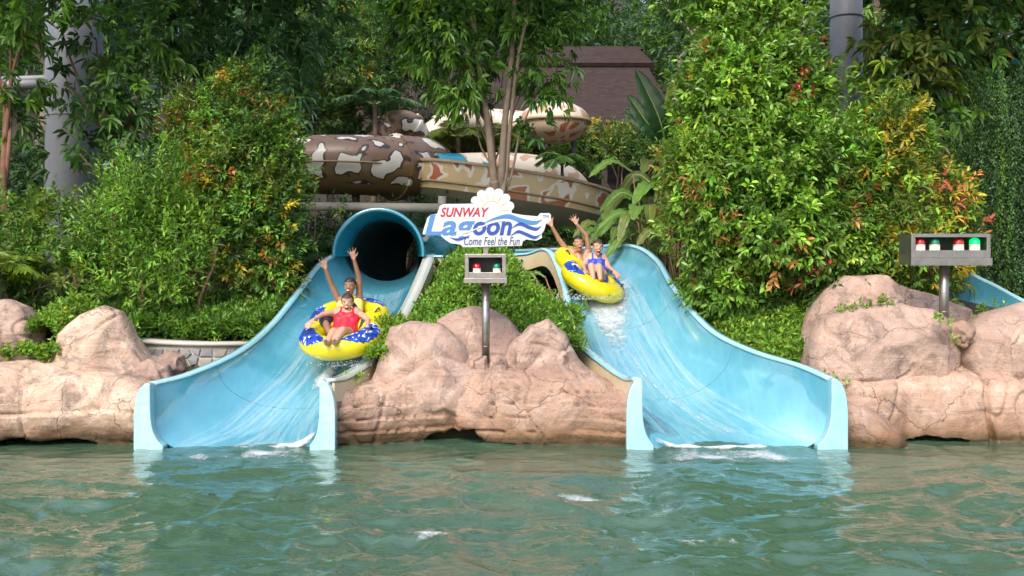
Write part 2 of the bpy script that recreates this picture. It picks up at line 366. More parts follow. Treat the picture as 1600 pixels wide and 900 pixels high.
def rail(root, line, out_vec, width, drop, mat_top, mat_side, name):
    """rim flange: flat top 'width' wide, outer skirt 'drop' deep"""
    line = np.asarray(line); n = len(line); ov = nrm(out_vec); up = np.array([0, 0, 1.0])
    a = line + up * .012 - ov * .012; b = line + up * .012 + ov * width; c = b - up * .05; d = line - up * .05 - ov * .012
    ring = np.stack([a, b, c, d], 1).reshape(-1, 3)
    f = [tuple(x) for x in grid_faces(n, 4, True)] + [(0, 1, 2, 3), tuple((n - 1) * 4 + k for k in (3, 2, 1, 0))]
    me = mesh(name, ring, f); bm = bmesh.new(); bm.from_mesh(me); bmesh.ops.recalc_face_normals(bm, faces=bm.faces)
    bmesh.ops.bevel(bm, geom=[e for e in bm.edges if e.calc_face_angle(0) > .8], offset=.012, segments=2, affect='EDGES'); bm.to_mesh(me); bm.free()
    link(name, me, mat_top, root, True)
    if drop:
        a = line + ov * (width - .045) - up * .045; b = line + ov * (width - .012) - up * .045
        c = b - up * (drop * .9) ; d = a - up * (drop * .9)
        ring = np.stack([a, b, c, d], 1).reshape(-1, 3); me = mesh('side_skirt', ring, f)
        bm = bmesh.new(); bm.from_mesh(me); bmesh.ops.recalc_face_normals(bm, faces=bm.faces); bm.to_mesh(me); bm.free()
        link('side_skirt', me, mat_side, root, False)
def outward(D, side):
    v = D[side] - D['C']; v = v.copy(); v[:, 2] = 0; return nrm(v)
def end_flange(root, D, side, w, y0, y1, mat):
    """solid mouth post: outer edge straight, inner edge follows the trough section with a fillet at the floor"""
    i = len(D['C']) - 1; T = D[side][i]; sgn = -1 if side == 'L' else 1; C = D['C'][i]
    pts = [section(D, i, sgn * s) for s in np.linspace(1, .5, 16)]
    inner = [(p[0], p[2]) for p in pts]
    xo = T[0] + sgn * w; zt = T[2] + .012
    outer = [(xo, -.5), (xo, zt - .40), (xo - sgn * .012, zt - .26), (xo - sgn * .04, zt - .14), (xo - sgn * .08, zt - .06), (xo - sgn * .13, zt - .012), (xo - sgn * .16, zt)]
    poly = outer + inner + [(inner[-1][0], -.5)]
    b = MB().prism(poly, y0, y1); return b.build('mouth_post', mat, root, False, bevel=.012)
def fin(root, D, side, mat, dx=.3, dz=.42, dy=.5):
    """light fillet between post and floor, just inside the mouth"""
    i = len(D['C']) - 1; sgn = -1 if side == 'L' else 1; T = D[side][i]; g = lambda k, s: section(D, k, sgn * s)
    V = []; f = []; n = 9
    for k in range(n):
        u = k / (n - 1); a = g(i, .98 - .5 * u) + np.array([-sgn * .012, -.01, .012])
        b = g(i - 9, .80 - .22 * u) + np.array([-sgn * .02, 0, .015]); V += [a, (a + b) / 2 + np.array([-sgn * .05, 0, .05]) * math.sin(math.pi * u), b]
    for k in range(n - 1):
        for j in range(2): f.append((k * 3 + j, k * 3 + j + 1, k * 3 + 3 + j + 1, k * 3 + 3 + j))
    return link('mouth_fillet', mesh('mouth_fillet', V, f), mat, root)

lslide = thing('water_slide', 'left blue water slide running out of a round dark tube into the pool', 'water slide', (-3.2, 11.7, -.06))
GL, NL = trough(lslide, LD, M['blue'], [0, 40, 68, 94, 119])
rail(lslide, LD['L'][16:], outward(LD, 'L')[16:], .085, 0, M['blue_pale'], None, 'rim_flange')
rail(lslide, LD['R'][16:], outward(LD, 'R')[16:], .17, .26, M['rim_worn'], M['cream'], 'rim_flange')
end_flange(lslide, LD, 'L', .20, 11.56, 11.72, M['blue_pale']); end_flange(lslide, LD, 'R', .19, 11.56, 11.72, M['blue_pale'])
# tube hood, tube and its dark bore
def arc(r, zc, y, xc, a0, a1, n=40): 
    a = np.radians(np.linspace(a0, a1, n)); return np.stack([xc + r * np.cos(a), np.full(n, y), zc + r * np.sin(a)], -1)
xc, zc, yr = -2.19, 2.43, 15.72
def hood_strip(rings, name, mat):
    Vv = np.concatenate(rings); n = len(rings[0]); me = mesh(name, Vv, grid_faces(len(rings), n))
    bm = bmesh.new(); bm.from_mesh(me); bmesh.ops.recalc_face_normals(bm, faces=bm.faces); bm.to_mesh(me); bm.free()
    return link(name, me, mat, lslide)
A0, A1 = -3, 183
hood_strip([arc(.575, zc, yr + .60, xc + .03, A0, A1), arc(.59, zc, yr + .42, xc + .02, A0, A1), arc(.64, zc, yr + .22, xc + .01, A0, A1), arc(.70, zc, yr + .04, xc, A0, A1), arc(.715, zc, yr, xc, A0, A1), arc(.75, zc, yr - .005, xc, A0, A1),
            arc(.765, zc, yr + .02, xc, A0, A1), arc(.765, zc, yr + .10, xc, A0, A1), arc(.70, zc, yr + .12, xc, A0, A1), arc(.68, zc, yr + 1.0, xc, A0, A1)], 'tube_hood', M['teal'])
# bore: a full tube bending away to the left behind the hood
pth = catmull([(xc + .03, yr + .52, zc - .02), (xc + .05, yr + 1.4, zc - .02), (xc + .2, yr + 2.3, zc - .06), (xc + .6, yr + 3.1, zc - .1)], 40)
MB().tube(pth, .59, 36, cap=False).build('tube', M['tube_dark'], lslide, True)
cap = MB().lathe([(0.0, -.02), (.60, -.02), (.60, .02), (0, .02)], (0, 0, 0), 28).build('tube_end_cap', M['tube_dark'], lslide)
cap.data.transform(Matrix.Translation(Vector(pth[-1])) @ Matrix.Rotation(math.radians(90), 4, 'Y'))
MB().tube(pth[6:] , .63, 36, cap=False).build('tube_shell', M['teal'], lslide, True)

rslide = thing('water_slide', 'right blue open water slide dropping from a humped crest into the pool', 'water slide', (2.6, 11.7, -.06))
GR, NR = trough(rslide, RD, M['blue_r'], [0, 25, 46, 66, 88, 119])
rail(rslide, RD['L'], outward(RD, 'L'), .10, .27, M['blue_pale'], M['cream'], 'rim_flange')
rail(rslide, RD['R'], outward(RD, 'R'), .085, .2, M['blue_pale'], M['teal'], 'rim_flange')
end_flange(rslide, RD, 'L', .19, 11.56, 11.72, M['blue_pale']); end_flange(rslide, RD, 'R', .20, 11.56, 11.72, M['blue_pale'])
# support legs under the back bend
for (x, y) in ((-.9, 17.55), (.35, 17.2)):
    MB().tube([(x, y, float(gz(x, y)) - .3), (x, y, 2.0)], .07, 12).build('support_leg', M['pipe_white'], rslide, True)

# white water running on the slides and foam in the mouths
t = NT('white_foam'); n1 = t.noise(9, 6, .7, dist=.8).outputs[0]; n2 = t.noise(34, 4, .7).outputs[0]
at = t.n('Attribute', attribute_name='Fade').outputs['Fac']
al = t.ramp(t.math('ADD', t.math('MULTIPLY', t.math('ADD', t.math('MULTIPLY', n1, .82), t.math('MULTIPLY', n2, .18)), .9), t.math('SUBTRACT', at, .62)), [(.36, (0, 0, 0)), (.74, (1, 1, 1))])
b = t.bsdf(Base_Color=(.80, .85, .87), Roughness=.4, Normal=t.bump(t.math('ADD', n1, n2), .9, .05), Subsurface_Weight=0.0)
mx = t.n('MixShader', {0: al}); tr = t.n('BsdfTransparent'); t.t.links.new(tr.outputs[0], mx.inputs[1]); t.t.links.new(b.outputs[0], mx.inputs[2])
M['foam'] = t.done(mx)
def foam_sheet(name, label, D, i0, i1, s0, s1, fade, lift, seed, nu=70, nv=50):
    """sheet of broken water following the trough; fade(u,v) in 0..1"""
    ii = np.linspace(i0, i1, nu); sv = np.linspace(s0, s1, nv); V = []; fd = []
    for a, i in enumerate(ii):
        k = int(i); fr = i - k; k2 = min(k + 1, len(D['C']) - 1)
        for b_, s in enumerate(sv):
            p = section(D, k, s) * (1 - fr) + section(D, k2, s) * fr; V.append(p); fd.append(fade(a / (nu - 1), b_ / (nv - 1)))
    V = np.array(V); fd = np.array(fd)
    V[:, 2] += .012 + lift * fd * (.5 + .9 * np.clip(fbm(V, 4, 6, seed) + .3, 0, 1.5))
    V[:, 1] -= .5 * lift * fd
    me = mesh_np(name, V, grid_faces(nu, nv, flip=True))
    at = me.attributes.new('Fade', 'FLOAT', 'POINT'); at.data.foreach_set('value', fd.astype(np.float32))
    return tag(link(name, me, M['foam']), label, 'foam', kind='stuff')
bell = lambda x, c, w: math.exp(-((x - c) / w) ** 2)
foam_sheet('white_water', 'white rushing water below the raft on the right slide', RD, 48, 82, -.85, .6,
           lambda u, v: min(1, 1.1 * bell(v, .58 - .12 * u, .38 - .2 * u) * max(0, 1 - u * 1.02) ** .5), .06, 5)
foam_sheet('white_water', 'thin white streaks down the middle of the right slide', RD, 64, 104, -.25, .5,
           lambda u, v: .62 * bell(v, .25 + .35 * u, .06) + .30 * bell(v, .55 + .25 * u, .1) * bell(u, .6, .3), .02, 6)
foam_sheet('white_water', 'foam churning in the mouth of the right slide', RD, 106, 119, -.6, .55,
           lambda u, v: 1.0 * bell(u, .78, .3) * bell(v, .42, .38), .07, 7)
foam_sheet('white_water', 'foam churning in the mouth of the left slide', LD, 104, 119, -.5, .7,
           lambda u, v: .95 * bell(u, .8, .3) * bell(v, .62, .33), .07, 8)
foam_sheet('white_water', 'splash sheet below the raft on the left slide', LD, 78, 100, -.35, .5,
           lambda u, v: .75 * bell(v, .5, .2) * bell(u, .25, .28) + .4 * bell(v, .45, .1) * (1 - u), .05, 9)

def pool_foam_glint(label, cx, cy, rx, ry, amt, seed, n=60):
    a, b_ = np.meshgrid(np.linspace(-1, 1, n), np.linspace(-1, 1, n), indexing='ij'); V = np.stack([cx + a.ravel() * rx, cy + b_.ravel() * ry, 0 * a.ravel()], -1)
    V[:, 2] = wave_height(V) + .006; fd = amt * np.clip(1 - (a ** 2 + b_ ** 2).ravel(), 0, 1) ** .5 * (.75 + .5 * fbm(V, 2, 3, seed))
    me = mesh_np('pool_foam', V, grid_faces(n, n, flip=True)); me.attributes.new('Fade', 'FLOAT', 'POINT').data.foreach_set('value', fd.astype(np.float32))
    return tag(link('pool_foam', me, M['foam']), label, 'foam', kind='stuff')
pool_foam_glint('foam and bubbles on the pool in front of the left slide', -3.1, 11.25, 1.15, .45, .78, 1)
pool_foam_glint('foam and bubbles on the pool in front of the right slide', 2.65, 11.2, 1.25, .5, .84, 2)
for k, (px, py, rx, ry, am) in enumerate(((655, 842, .36, .15, .74), (612, 815, .26, .11, .68), (1105, 850, .34, .15, .72), (905, 782, .32, .16, .70), (700, 795, .45, .14, .66), (1545, 860, .28, .11, .68), (850, 745, .38, .18, .66))):
    Yp = H * F / (py - YH); pool_foam_glint(['white crest of broken water below the sign, nearest the camera', 'small foam fleck left of the nearest white crest', 'white crest of broken water below the right slide', 'foam fleck between the sign and the right slide reflection', 'faint foam streak below the middle rocks', 'foam fleck near the right bottom corner', 'faint bubbles drifting in front of the middle rocks'][k], (px - 800) * Yp / F, Yp, rx, ry, am, 10 + k, 40)  # white patches paint sky glints on wave crests, mixed with broken water
# running film of water: streaks that follow the flow
t = NT('running_water_film'); fu = t.n('Attribute', attribute_name='FU').outputs['Fac']; fv = t.n('Attribute', attribute_name='FV').outputs['Fac']; at = t.n('Attribute', attribute_name='Fade').outputs['Fac']
cv = t.n('CombineXYZ', {0: t.math('MULTIPLY', fu, 5.0), 1: t.math('MULTIPLY', fv, 34.0)}).outputs[0]
s1 = t.noise(1.0, 5, .65, vec=cv, dist=.8).outputs[0]
al = t.math('MULTIPLY', t.ramp(t.math('ADD', s1, t.math('SUBTRACT', at, .55)), [(.40, (0, 0, 0)), (.80, (1, 1, 1))]), .36)
b = t.bsdf(Base_Color=(.72, .82, .86), Roughness=.12, Normal=t.bump(s1, .5, .02)); mx = t.n('MixShader', {0: al}); tr = t.n('BsdfTransparent'); t.t.links.new(tr.outputs[0], mx.inputs[1]); t.t.links.new(b.outputs[0], mx.inputs[2]); M['film'] = t.done(mx)
def film(label, D, i0, i1, s0, s1_, fade, nu=60, nv=40):
    V, fd, uu, vv = [], [], [], []
    for a, i in enumerate(np.linspace(i0, i1, nu)):
        k = int(i); fr = i - k; k2 = min(k + 1, len(D['C']) - 1)
        for b_, s in enumerate(np.linspace(s0, s1_, nv)):
            V.append(section(D, k, s) * (1 - fr) + section(D, k2, s) * fr + np.array([0, 0, .006])); u, v = a / (nu - 1), b_ / (nv - 1); fd.append(fade(u, v)); uu.append(u); vv.append(v)
    me = mesh_np('water_film', np.array(V), grid_faces(nu, nv, flip=True))
    for nm, q in (('Fade', fd), ('FU', uu), ('FV', vv)): me.attributes.new(nm, 'FLOAT', 'POINT').data.foreach_set('value', np.array(q, np.float32))
    return tag(link('water_film', me, M['film']), label, 'water', kind='stuff')
film('streaky film of water running down the right slide', RD, 44, 118, -.75, .72, lambda u, v: .62 * min(1, 6 * v * (1 - v)) * (1 - .25 * u))
film('streaky film of water running down the left slide', LD, 22, 118, -.62, .7, lambda u, v: .55 * min(1, 6 * v * (1 - v)))

# ================================================================ rocks
def outline_boulder(name, label, pts, Y, front, back, seed, mat, group=None, facets=12, sub=6, rough=1.0):
    """boulder whose silhouette from the pool follows pts (photo pixels at depth Y), with real depth front/back"""
    w3 = np.array([P(px, py, Y) for px, py in pts])[:, [0, 2]]; c = (w3.max(0) + w3.min(0)) / 2; q = w3 - c
    # dense outline as radius over angle
    dn = np.concatenate([np.linspace(q[i], q[(i + 1) % len(q)], 24, endpoint=False) for i in range(len(q))])
    th = np.arctan2(dn[:, 1], dn[:, 0]); rr = np.hypot(dn[:, 0], dn[:, 1]); o = np.argsort(th); th, rr = th[o], rr[o]
    bm = bmesh.new(); bmesh.ops.create_icosphere(bm, subdivisions=sub, radius=1)
    D = np.array([v.co[:] for v in bm.verts]); fc = [tuple(v.index for v in f.verts) for f in bm.faces]; bm.free()
    r = np.random.default_rng(seed)
    ang = np.arctan2(D[:, 2], D[:, 0]); lat = np.hypot(D[:, 0], D[:, 2])
    R = np.interp(ang, np.concatenate([th - 2 * math.pi, th, th + 2 * math.pi]), np.tile(rr, 3))
    # facet planes on the side facing the pool
    k = np.ones(len(D)); Nn = nrm(np.stack([r.normal(0, .8, facets), -np.abs(r.normal(.8, .35, facets)), r.normal(.25, .7, facets)], -1)); dd = r.uniform(.70, .96, facets)
    dots = np.clip((D @ Nn.T) / dd, 1e-3, None); sm = (np.sum(dots ** 60, 1) + 1.0) ** (-1 / 60)
    blend = np.clip((-D[:, 1] + .05) * 1.6, 0, 1); k = 1 + (sm - 1) * blend
    lf = lat ** .72
    Vv = np.stack([c[0] + np.cos(ang) * R * lf * k, Y + np.where(D[:, 1] < 0, -front * np.abs(D[:, 1]) ** .8, back * np.abs(D[:, 1]) ** .8) * k, c[1] + np.sin(ang) * R * lf * k], -1)
    size = max(np.ptp(w3[:, 0]), np.ptp(w3[:, 1]))
    me = mesh_np(name, Vv, np.array(fc)); nn = np.zeros((len(Vv), 3)); me.vertices.foreach_get('co', np.zeros(len(Vv) * 3, np.float32))
    nv = np.empty(len(Vv) * 3, np.float32); me.vertex_normals.foreach_get('vector', nv); nv = nv.reshape(-1, 3)
    d = .028 * rough * size * fbm(Vv, 3, 1.4 / size ** .5, seed) + .014 * rough * fbm(Vv, 4, 6, seed + 1)
    cr = np.abs(fbm(Vv + .3 * fbm(Vv, 2, 2, seed + 5)[:, None], 2, 1.15 / size ** .6, seed + 2)); d -= .035 * rough * np.clip(1 - cr / .035, 0, 1)
    Vv = Vv + nv * d[:, None]; me.vertices.foreach_set('co', Vv.astype(np.float32).ravel()); me.update()
    return tag(link(name, me, M[mat]), label, 'rock', group)

def shore_ledge(name, label, x0, x1, front, top, back_y, back_z, caves, seed, mat, layers=.16, step=.07, nu=None, bulge=.0, notch=()):
    """rock shelf along the water: front(x) -> y of the face, top(x) -> height, caves = [(x, halfwidth, height)]"""
    nu = nu or int((x1 - x0) / .022); xs_ = np.linspace(x0, x1, nu); prof = []
    nf = 64; nt = 40
    zf = np.linspace(-.6, 1, nf); 
    Vv = np.zeros((nu, nf + nt, 3))
    for i, x in enumerate(xs_):
        T = top(x); y = front(x); z = np.linspace(-.5, T, nf)
        u = np.clip(z / max(T, .1), 0, 1)
        yy = y + .10 * u - bulge * np.sin(math.pi * np.clip(u, 0, 1)) + .35 * np.clip((u - .8) / .2, 0, 1) ** 2.2
        for (cx, hw, ch) in caves:
            a = max(0, 1 - ((x - cx) / hw) ** 2); lim = ch * a ** .8 * (1 + .35 * math.sin(x * 9 + cx) * a)
            if lim > 0: yy = yy + .75 * np.clip((lim - z) / .07, 0, 1) * min(1, a * 4)
        by, bz = back_y, back_z(x)
        tt = np.linspace(0, 1, nt + 1)[1:]
        Vv[i, :nf] = np.stack([np.full(nf, x), yy, z], -1)
        Vv[i, nf:] = np.stack([np.full(nt, x), yy[-1] + (by - yy[-1]) * tt, T + (bz - T) * tt ** 1.2], -1)
    A = Vv.reshape(-1, 3); g = np.linspace(0, 1, nf + nt)
    me = mesh_np(name, A, grid_faces(nu, nf + nt)); nv = np.empty(len(A) * 3, np.float32); me.vertex_normals.foreach_get('vector', nv); nv = nv.reshape(-1, 3)
    flip = nv[:, 1].mean() > 0
    if flip: nv = -nv
    d = .09 * fbm(A, 3, .8, seed) + .025 * fbm(A, 4, 3.0, seed + 1) + .012 * fbm(A, 3, 11, seed + 2)
    zz = A[:, 2] + .07 * fbm(A, 3, 1.1, seed + 3); ph = (zz / layers) % 1.0
    d += step * (np.clip(ph * 1.0, 0, 1) ** .6 - .5) * np.clip(A[:, 2] / .15, 0, 1) * np.clip(fbm(A, 2, .6, seed + 4) * 2 + .55, 0, 1)
    d -= .075 * np.clip(1 - np.abs(ph - .02) / .07, 0, 1) * np.clip(fbm(A, 2, .9, seed + 8) * 2.5 + .35, 0, 1)
    cr = np.abs(fbm(A * np.array([1.6, 1, .5]) + .25 * fbm(A, 2, 2.2, seed + 6)[:, None], 2, 1.0, seed + 7)); d -= .05 * np.clip(1 - cr / .03, 0, 1)
    for cx, wd in notch: d -= .13 * np.clip(1 - np.abs(A[:, 0] - cx - .05 * vnoise(A * 3, 5)) / wd, 0, 1)
    A = A + nv * d[:, None]
    q = grid_faces(nu, nf + nt, flip=flip); me2 = mesh_np(name, A, q)
    bpy.data.meshes.remove(me)
    return tag(link(name, me2, M[mat]), label, 'rock')
# ---- middle formation
smooth = lambda x, xs_, ys_: float(np.interp(x, xs_, ys_))
shore_ledge('rock_ledge', 'layered tan rock shelf between the two slide mouths, with a dark hollow at the water', -2.20, 1.44,
            lambda x: smooth(x, [-2.2, -2.0, -1.4, -.9, -.3, .4, 1.0, 1.3, 1.44], [11.8, 11.9, 12.1, 12.2, 12.0, 11.95, 11.95, 11.85, 11.8]),
            lambda x: smooth(x, [-2.1, -1.6, -1.1, -.3, .5, 1.0, 1.34], [.70, .74, .92, .98, .9, .80, .66]), 13.3, lambda x: smooth(x, [-2.2, -1.75, -1.4, .5, .85, 1.44], [.72, .78, 1.15, 1.15, .8, .66]),
            [(-.68, .42, .17)], 3, 'rock_warm', notch=[(-.75, .10)], bulge=.10)
outline_boulder('boulder', 'flat-topped pitted boulder left of the sign pole', [(578,600),(596,550),(612,512),(640,505),(690,507),(716,530),(738,565),(748,600),(745,640),(590,640)], 12.75, .55, .6, 21, 'rock')
outline_boulder('boulder', 'rounded pink boulder standing behind the sign pole', [(682,500),(705,486),(735,478),(768,481),(795,497),(818,520),(812,580),(740,610),(680,580)], 13.25, .35, .55, 122, 'rock')
outline_boulder('boulder', 'pointed cracked boulder right of the sign pole', [(768,590),(800,535),(828,507),(856,501),(884,522),(903,562),(938,596),(945,640),(790,640)], 12.8, .55, .6, 23, 'rock')
outline_boulder('boulder', 'low brown mound at the front of the middle rocks', [(600,620),(650,575),(690,555),(740,570),(800,590),(800,660),(600,660)], 12.4, .42, .5, 24, 'rock', rough=.8)
outline_boulder('boulder', 'small round stone at the left foot of the sign pole', [(730,580),(737,560),(750,552),(762,556),(764,582),(745,590)], 12.35, .13, .13, 25, 'rock', sub=5)
outline_boulder('boulder', 'small round stone at the right foot of the sign pole', [(764,582),(765,558),(778,553),(792,560),(797,584),(780,592)], 12.35, .13, .13, 26, 'rock', sub=5)
# ---- left formation
shore_ledge('rock_ledge', 'long pale bulging rock shelf at the left edge, undercut at the water', -10.5, -4.52,
            lambda x: smooth(x, [-10.5, -7, -6, -5.2, -4.52], [11.6, 11.75, 11.95, 12.0, 11.9]), lambda x: smooth(x, [-10.5, -6.6, -5.6, -4.9, -4.52], [1.0, 1.0, 1.02, .95, .72]), 13.4, lambda x: 1.0,
            [(-6.2, 1.0, .11), (-8.2, .8, .13)], 43, 'rock_pale', layers=.42, step=.05, bulge=.22)
outline_boulder('boulder', 'tall smooth boulder cut off by the left edge of the photo', [(-70,590),(-60,500),(-20,470),(12,466),(40,478),(58,505),(64,540),(60,590)], 12.7, .5, .5, 31, 'rock')
outline_boulder('boulder', 'peaked pale boulder with a long crack left of the left slide', [(60,620),(82,560),(98,520),(132,492),(160,478),(184,486),(205,522),(232,560),(262,590),(265,640),(80,640)], 12.65, .5, .6, 32, 'rock_pale')
outline_boulder('boulder', 'small grey-brown round stone in front of the dry stone wall', [(243,575),(250,555),(268,548),(286,556),(291,578),(280,592),(250,592)], 12.75, .2, .2, 33, 'rock_brown', sub=5)
outline_boulder('boulder', 'low reddish stone lying below the peaked pale boulder', [(196,600),(205,570),(235,560),(262,572),(272,600),(250,615),(205,615)], 12.45, .2, .3, 34, 'rock', sub=5)
# ---- right formation
shore_ledge('rock_ledge', 'blocky squared rock shelf right of the right slide, split by one upright joint', 3.98, 10.5,
            lambda x: smooth(x, [3.98, 4.6, 5.0, 6.0, 10.5], [11.95, 12.0, 12.12, 12.05, 11.8]), lambda x: smooth(x, [3.98, 4.3, 5.0, 6.0, 7, 10.5], [.72, .80, .82, .84, .85, .9]), 13.3, lambda x: 1.05,
            [(5.35, .42, .06)], 61, 'rock_warm', layers=.38, step=.09, bulge=.03, notch=[(6.02, .05)])
outline_boulder('boulder', 'sloping rounded block at the water just right of the right slide', [(1300,700),(1305,640),(1325,625),(1370,645),(1405,670),(1420,700),(1400,740),(1310,740)], 12.0, .35, .5, 55, 'rock', sub=6)
outline_boulder('boulder', 'big domed cracked boulder under the four-lamp signal', [(1256,590),(1264,530),(1285,494),(1335,478),(1400,474),(1452,482),(1488,505),(1507,552),(1504,600),(1400,620),(1270,620)], 12.75, .62, .6, 51, 'rock')
outline_boulder('boulder', 'flat-topped boulder behind the domed one, below the yellow bush', [(1240,540),(1262,490),(1292,455),(1322,433),(1384,432),(1402,446),(1462,462),(1512,482),(1530,530),(1400,560)], 13.5, .5, .7, 52, 'rock')
outline_boulder('boulder', 'slanted boulder cut off by the right edge of the photo', [(1498,560),(1508,515),(1540,492),(1600,476),(1680,468),(1740,500),(1750,600),(1640,615),(1515,605)], 12.75, .6, .6, 53, 'rock')
outline_boulder('boulder', 'small stone wedged at the foot of the four-lamp signal', [(1478,530),(1484,505),(1505,500),(1524,510),(1528,535),(1505,545)], 12.55, .15, .2, 54, 'rock_brown', sub=5)

# ---- dry stone wall left of the left slide
wall = thing('stone_wall', 'low curved mortared stone wall behind the left slide', 'wall', P(300, 575, 13.3))
wl = catmull([P(205, 540, 13.5)[:2], P(250, 540, 13.35)[:2], P(310, 540, 13.3)[:2], P(370, 548, 13.5)[:2], P(420, 548, 13.9)[:2]], 60)
arcl = np.concatenate([[0], np.cumsum(np.linalg.norm(np.diff(wl, axis=0), axis=1))]); LW = arcl[-1]
def wpt(s, z, off=0):
    x, y = np.interp(s, arcl, wl[:, 0]), np.interp(s, arcl, wl[:, 1]); s2 = min(s + .02, LW); s1 = max(0, s2 - .04)
    tx, ty = np.interp(s2, arcl, wl[:, 0]) - np.interp(s1, arcl, wl[:, 0]), np.interp(s2, arcl, wl[:, 1]) - np.interp(s1, arcl, wl[:, 1]); l = math.hypot(tx, ty)
    return np.array([x + ty / l * off, y - tx / l * off, z])
ztop = lambda s: 1.15 - .06 * s / LW
V = []; nS = 50
for k in range(nS):
    s = LW * k / (nS - 1)
    V += [wpt(s, .5, 0), wpt(s, ztop(s), 0), wpt(s, ztop(s), -.3), wpt(s, .5, -.3)]
link('mortar_core', mesh('mortar_core', V, [tuple(q) for q in grid_faces(nS, 4, True)]), M['mortar'], wall)
V = []
for k in range(nS):
    s = LW * k / (nS - 1); zt = ztop(s)
    V += [wpt(s, zt + .005, .05), wpt(s, zt + .05, .045), wpt(s, zt + .05, -.32), wpt(s, zt + .005, -.32)]
link('coping', mesh('coping', V, [tuple(q) for q in grid_faces(nS, 4, True)]), M['mortar'], wall)
def clip(poly, a, b_, c):
    out = []
    for k in range(len(poly)):
        p, q = poly[k], poly[(k + 1) % len(poly)]; dp, dq = a * p[0] + b_ * p[1] - c, a * q[0] + b_ * q[1] - c
        if dp <= 0: out.append(p)
        if dp * dq < 0: u = dp / (dp - dq); out.append((p[0] + (q[0] - p[0]) * u, p[1] + (q[1] - p[1]) * u))
    return out
r = np.random.default_rng(5); seeds = []
for gx in np.arange(.06, LW, .15):
    for gy in (.56, .72, .88, 1.03): seeds.append((gx + r.uniform(-.07, .07) + (.07 if int(gy * 100) % 32 < 16 else 0), gy + r.uniform(-.055, .055)))
for (sx, sz) in seeds:
    poly = [(0, .5), (LW, .5), (LW, 1.08), (0, 1.08)]
    for (qx, qz) in seeds:
        if (qx, qz) == (sx, sz) or abs(qx - sx) > .6: continue
        dx, dz = qx - sx, qz - sz; l = math.hypot(dx, dz); poly = clip(poly, dx / l, dz / l, (sx * dx + sz * dz) / l + l / 2 - .009)
        if len(poly) < 3: break
    if len(poly) < 3: continue
    n = len(poly); cs, cz = sum(p[0] for p in poly) / n, sum(p[1] for p in poly) / n; V = []
    pr = r.uniform(.018, .035)
    for sc_, of in ((1, -.01), (.99, pr * .6), (.84, pr)):
        for (a, b_) in poly: V.append(wpt(min(max(cs + (a - cs) * sc_, 0), LW), cz + (b_ - cz) * sc_, of + r.uniform(-.005, .005)))
    V.append(wpt(cs, cz, pr + r.uniform(0, .012))); f = []
    for l in range(2): f += [(l * n + j, l * n + (j + 1) % n, (l + 1) * n + (j + 1) % n, (l + 1) * n + j) for j in range(n)]
    f += [(2 * n + j, 2 * n + (j + 1) % n, 3 * n) for j in range(n)]
    link('stone', mesh('stone', V, f), M['stone'] if r.random() < .62 else M['stone_b'], wall, False)

# ================================================================ building behind the trees
def roof_mat():
    t = NT('brown_shingles'); o = t.obj()
    br = t.n('TexBrick', {'Vector': t.n('Mapping', {'Vector': o, 'Rotation': (math.radians(90), 0, 0)}).outputs[0], 'Scale': 1.0, 'Color1': (.034, .022, .019), 'Color2': (.054, .037, .031), 'Mortar': (.035, .025, .027), 'Mortar Size': .010, 'Brick Width': .22, 'Row Height': .085})
    nz = t.noise(2.5, 5).outputs[0]
    return t.done(t.bsdf(Base_Color=t.mix(t.math('MULTIPLY', nz, .5), br.outputs[0], (.062, .047, .045)), Specular_IOR_Level=.1, Roughness=.95, Normal=t.bump(br.outputs['Fac'], .5, .03)))
M['shingle'] = roof_mat()
YB = 30.0
bld = thing('building', 'dark timber building with a brown shingle roof behind the middle tree', 'building', (1.0, YB + 3, float(gz(1, YB + 3))))
def slab(quad, th, name, mat, par):
    q = np.array(quad, float); n = nrm(np.cross(q[1] - q[0], q[3] - q[0])); b = MB().add(np.concatenate([q, q - n * th]), [(0,1,2,3),(7,6,5,4),(0,4,5,1),(1,5,6,2),(2,6,7,3),(3,7,4,0)])
    return b.build(name, mat, par)
e0, e1 = P(560, 192, YB), P(1062, 192, YB); r0, r1 = P(640, 103, YB + 3.2), P(1012, 103, YB + 3.2)
rf = slab([e0, e1, r1, r0], .16, 'roof', M['shingle'], bld)
t0, t1 = P(600, 98, YB + 3.0), P(1022, 98, YB + 3.0); u0, u1 = P(640, 74, YB + 4.2), P(996, 74, YB + 4.2)
slab([t0, t1, u1, u0], .14, 'roof_cap', M['shingle'], rf)
slab([u1 + np.array([.2, .05, -.05]), u0 + np.array([-.2, .05, -.05]), e0 + np.array([0, 8.4, 0]), e1 + np.array([0, 8.4, 0])], .16, 'roof', M['shingle'], bld)
MB().box(((e0[0] + e1[0]) / 2, YB + .05, e0[2] - .14), (e1[0] - e0[0], .12, .24)).build('fascia', M['dark_wall'], bld)
MB().box(((e0[0] + e1[0]) / 2, YB + 5, (e0[2] + 3) / 2), (e1[0] - e0[0] - 1.6, 5.5, e0[2] - 3.2)).build('wall', M['dark_wall'], bld)
for k in range(6): MB().box((e0[0] + .5 + k * (e1[0] - e0[0] - 1) / 5, YB + .5, (e0[2] + 3) / 2 - .15), (.18, .18, e0[2] - 3.0)).build('veranda_post', M['dark_wall'], bld)

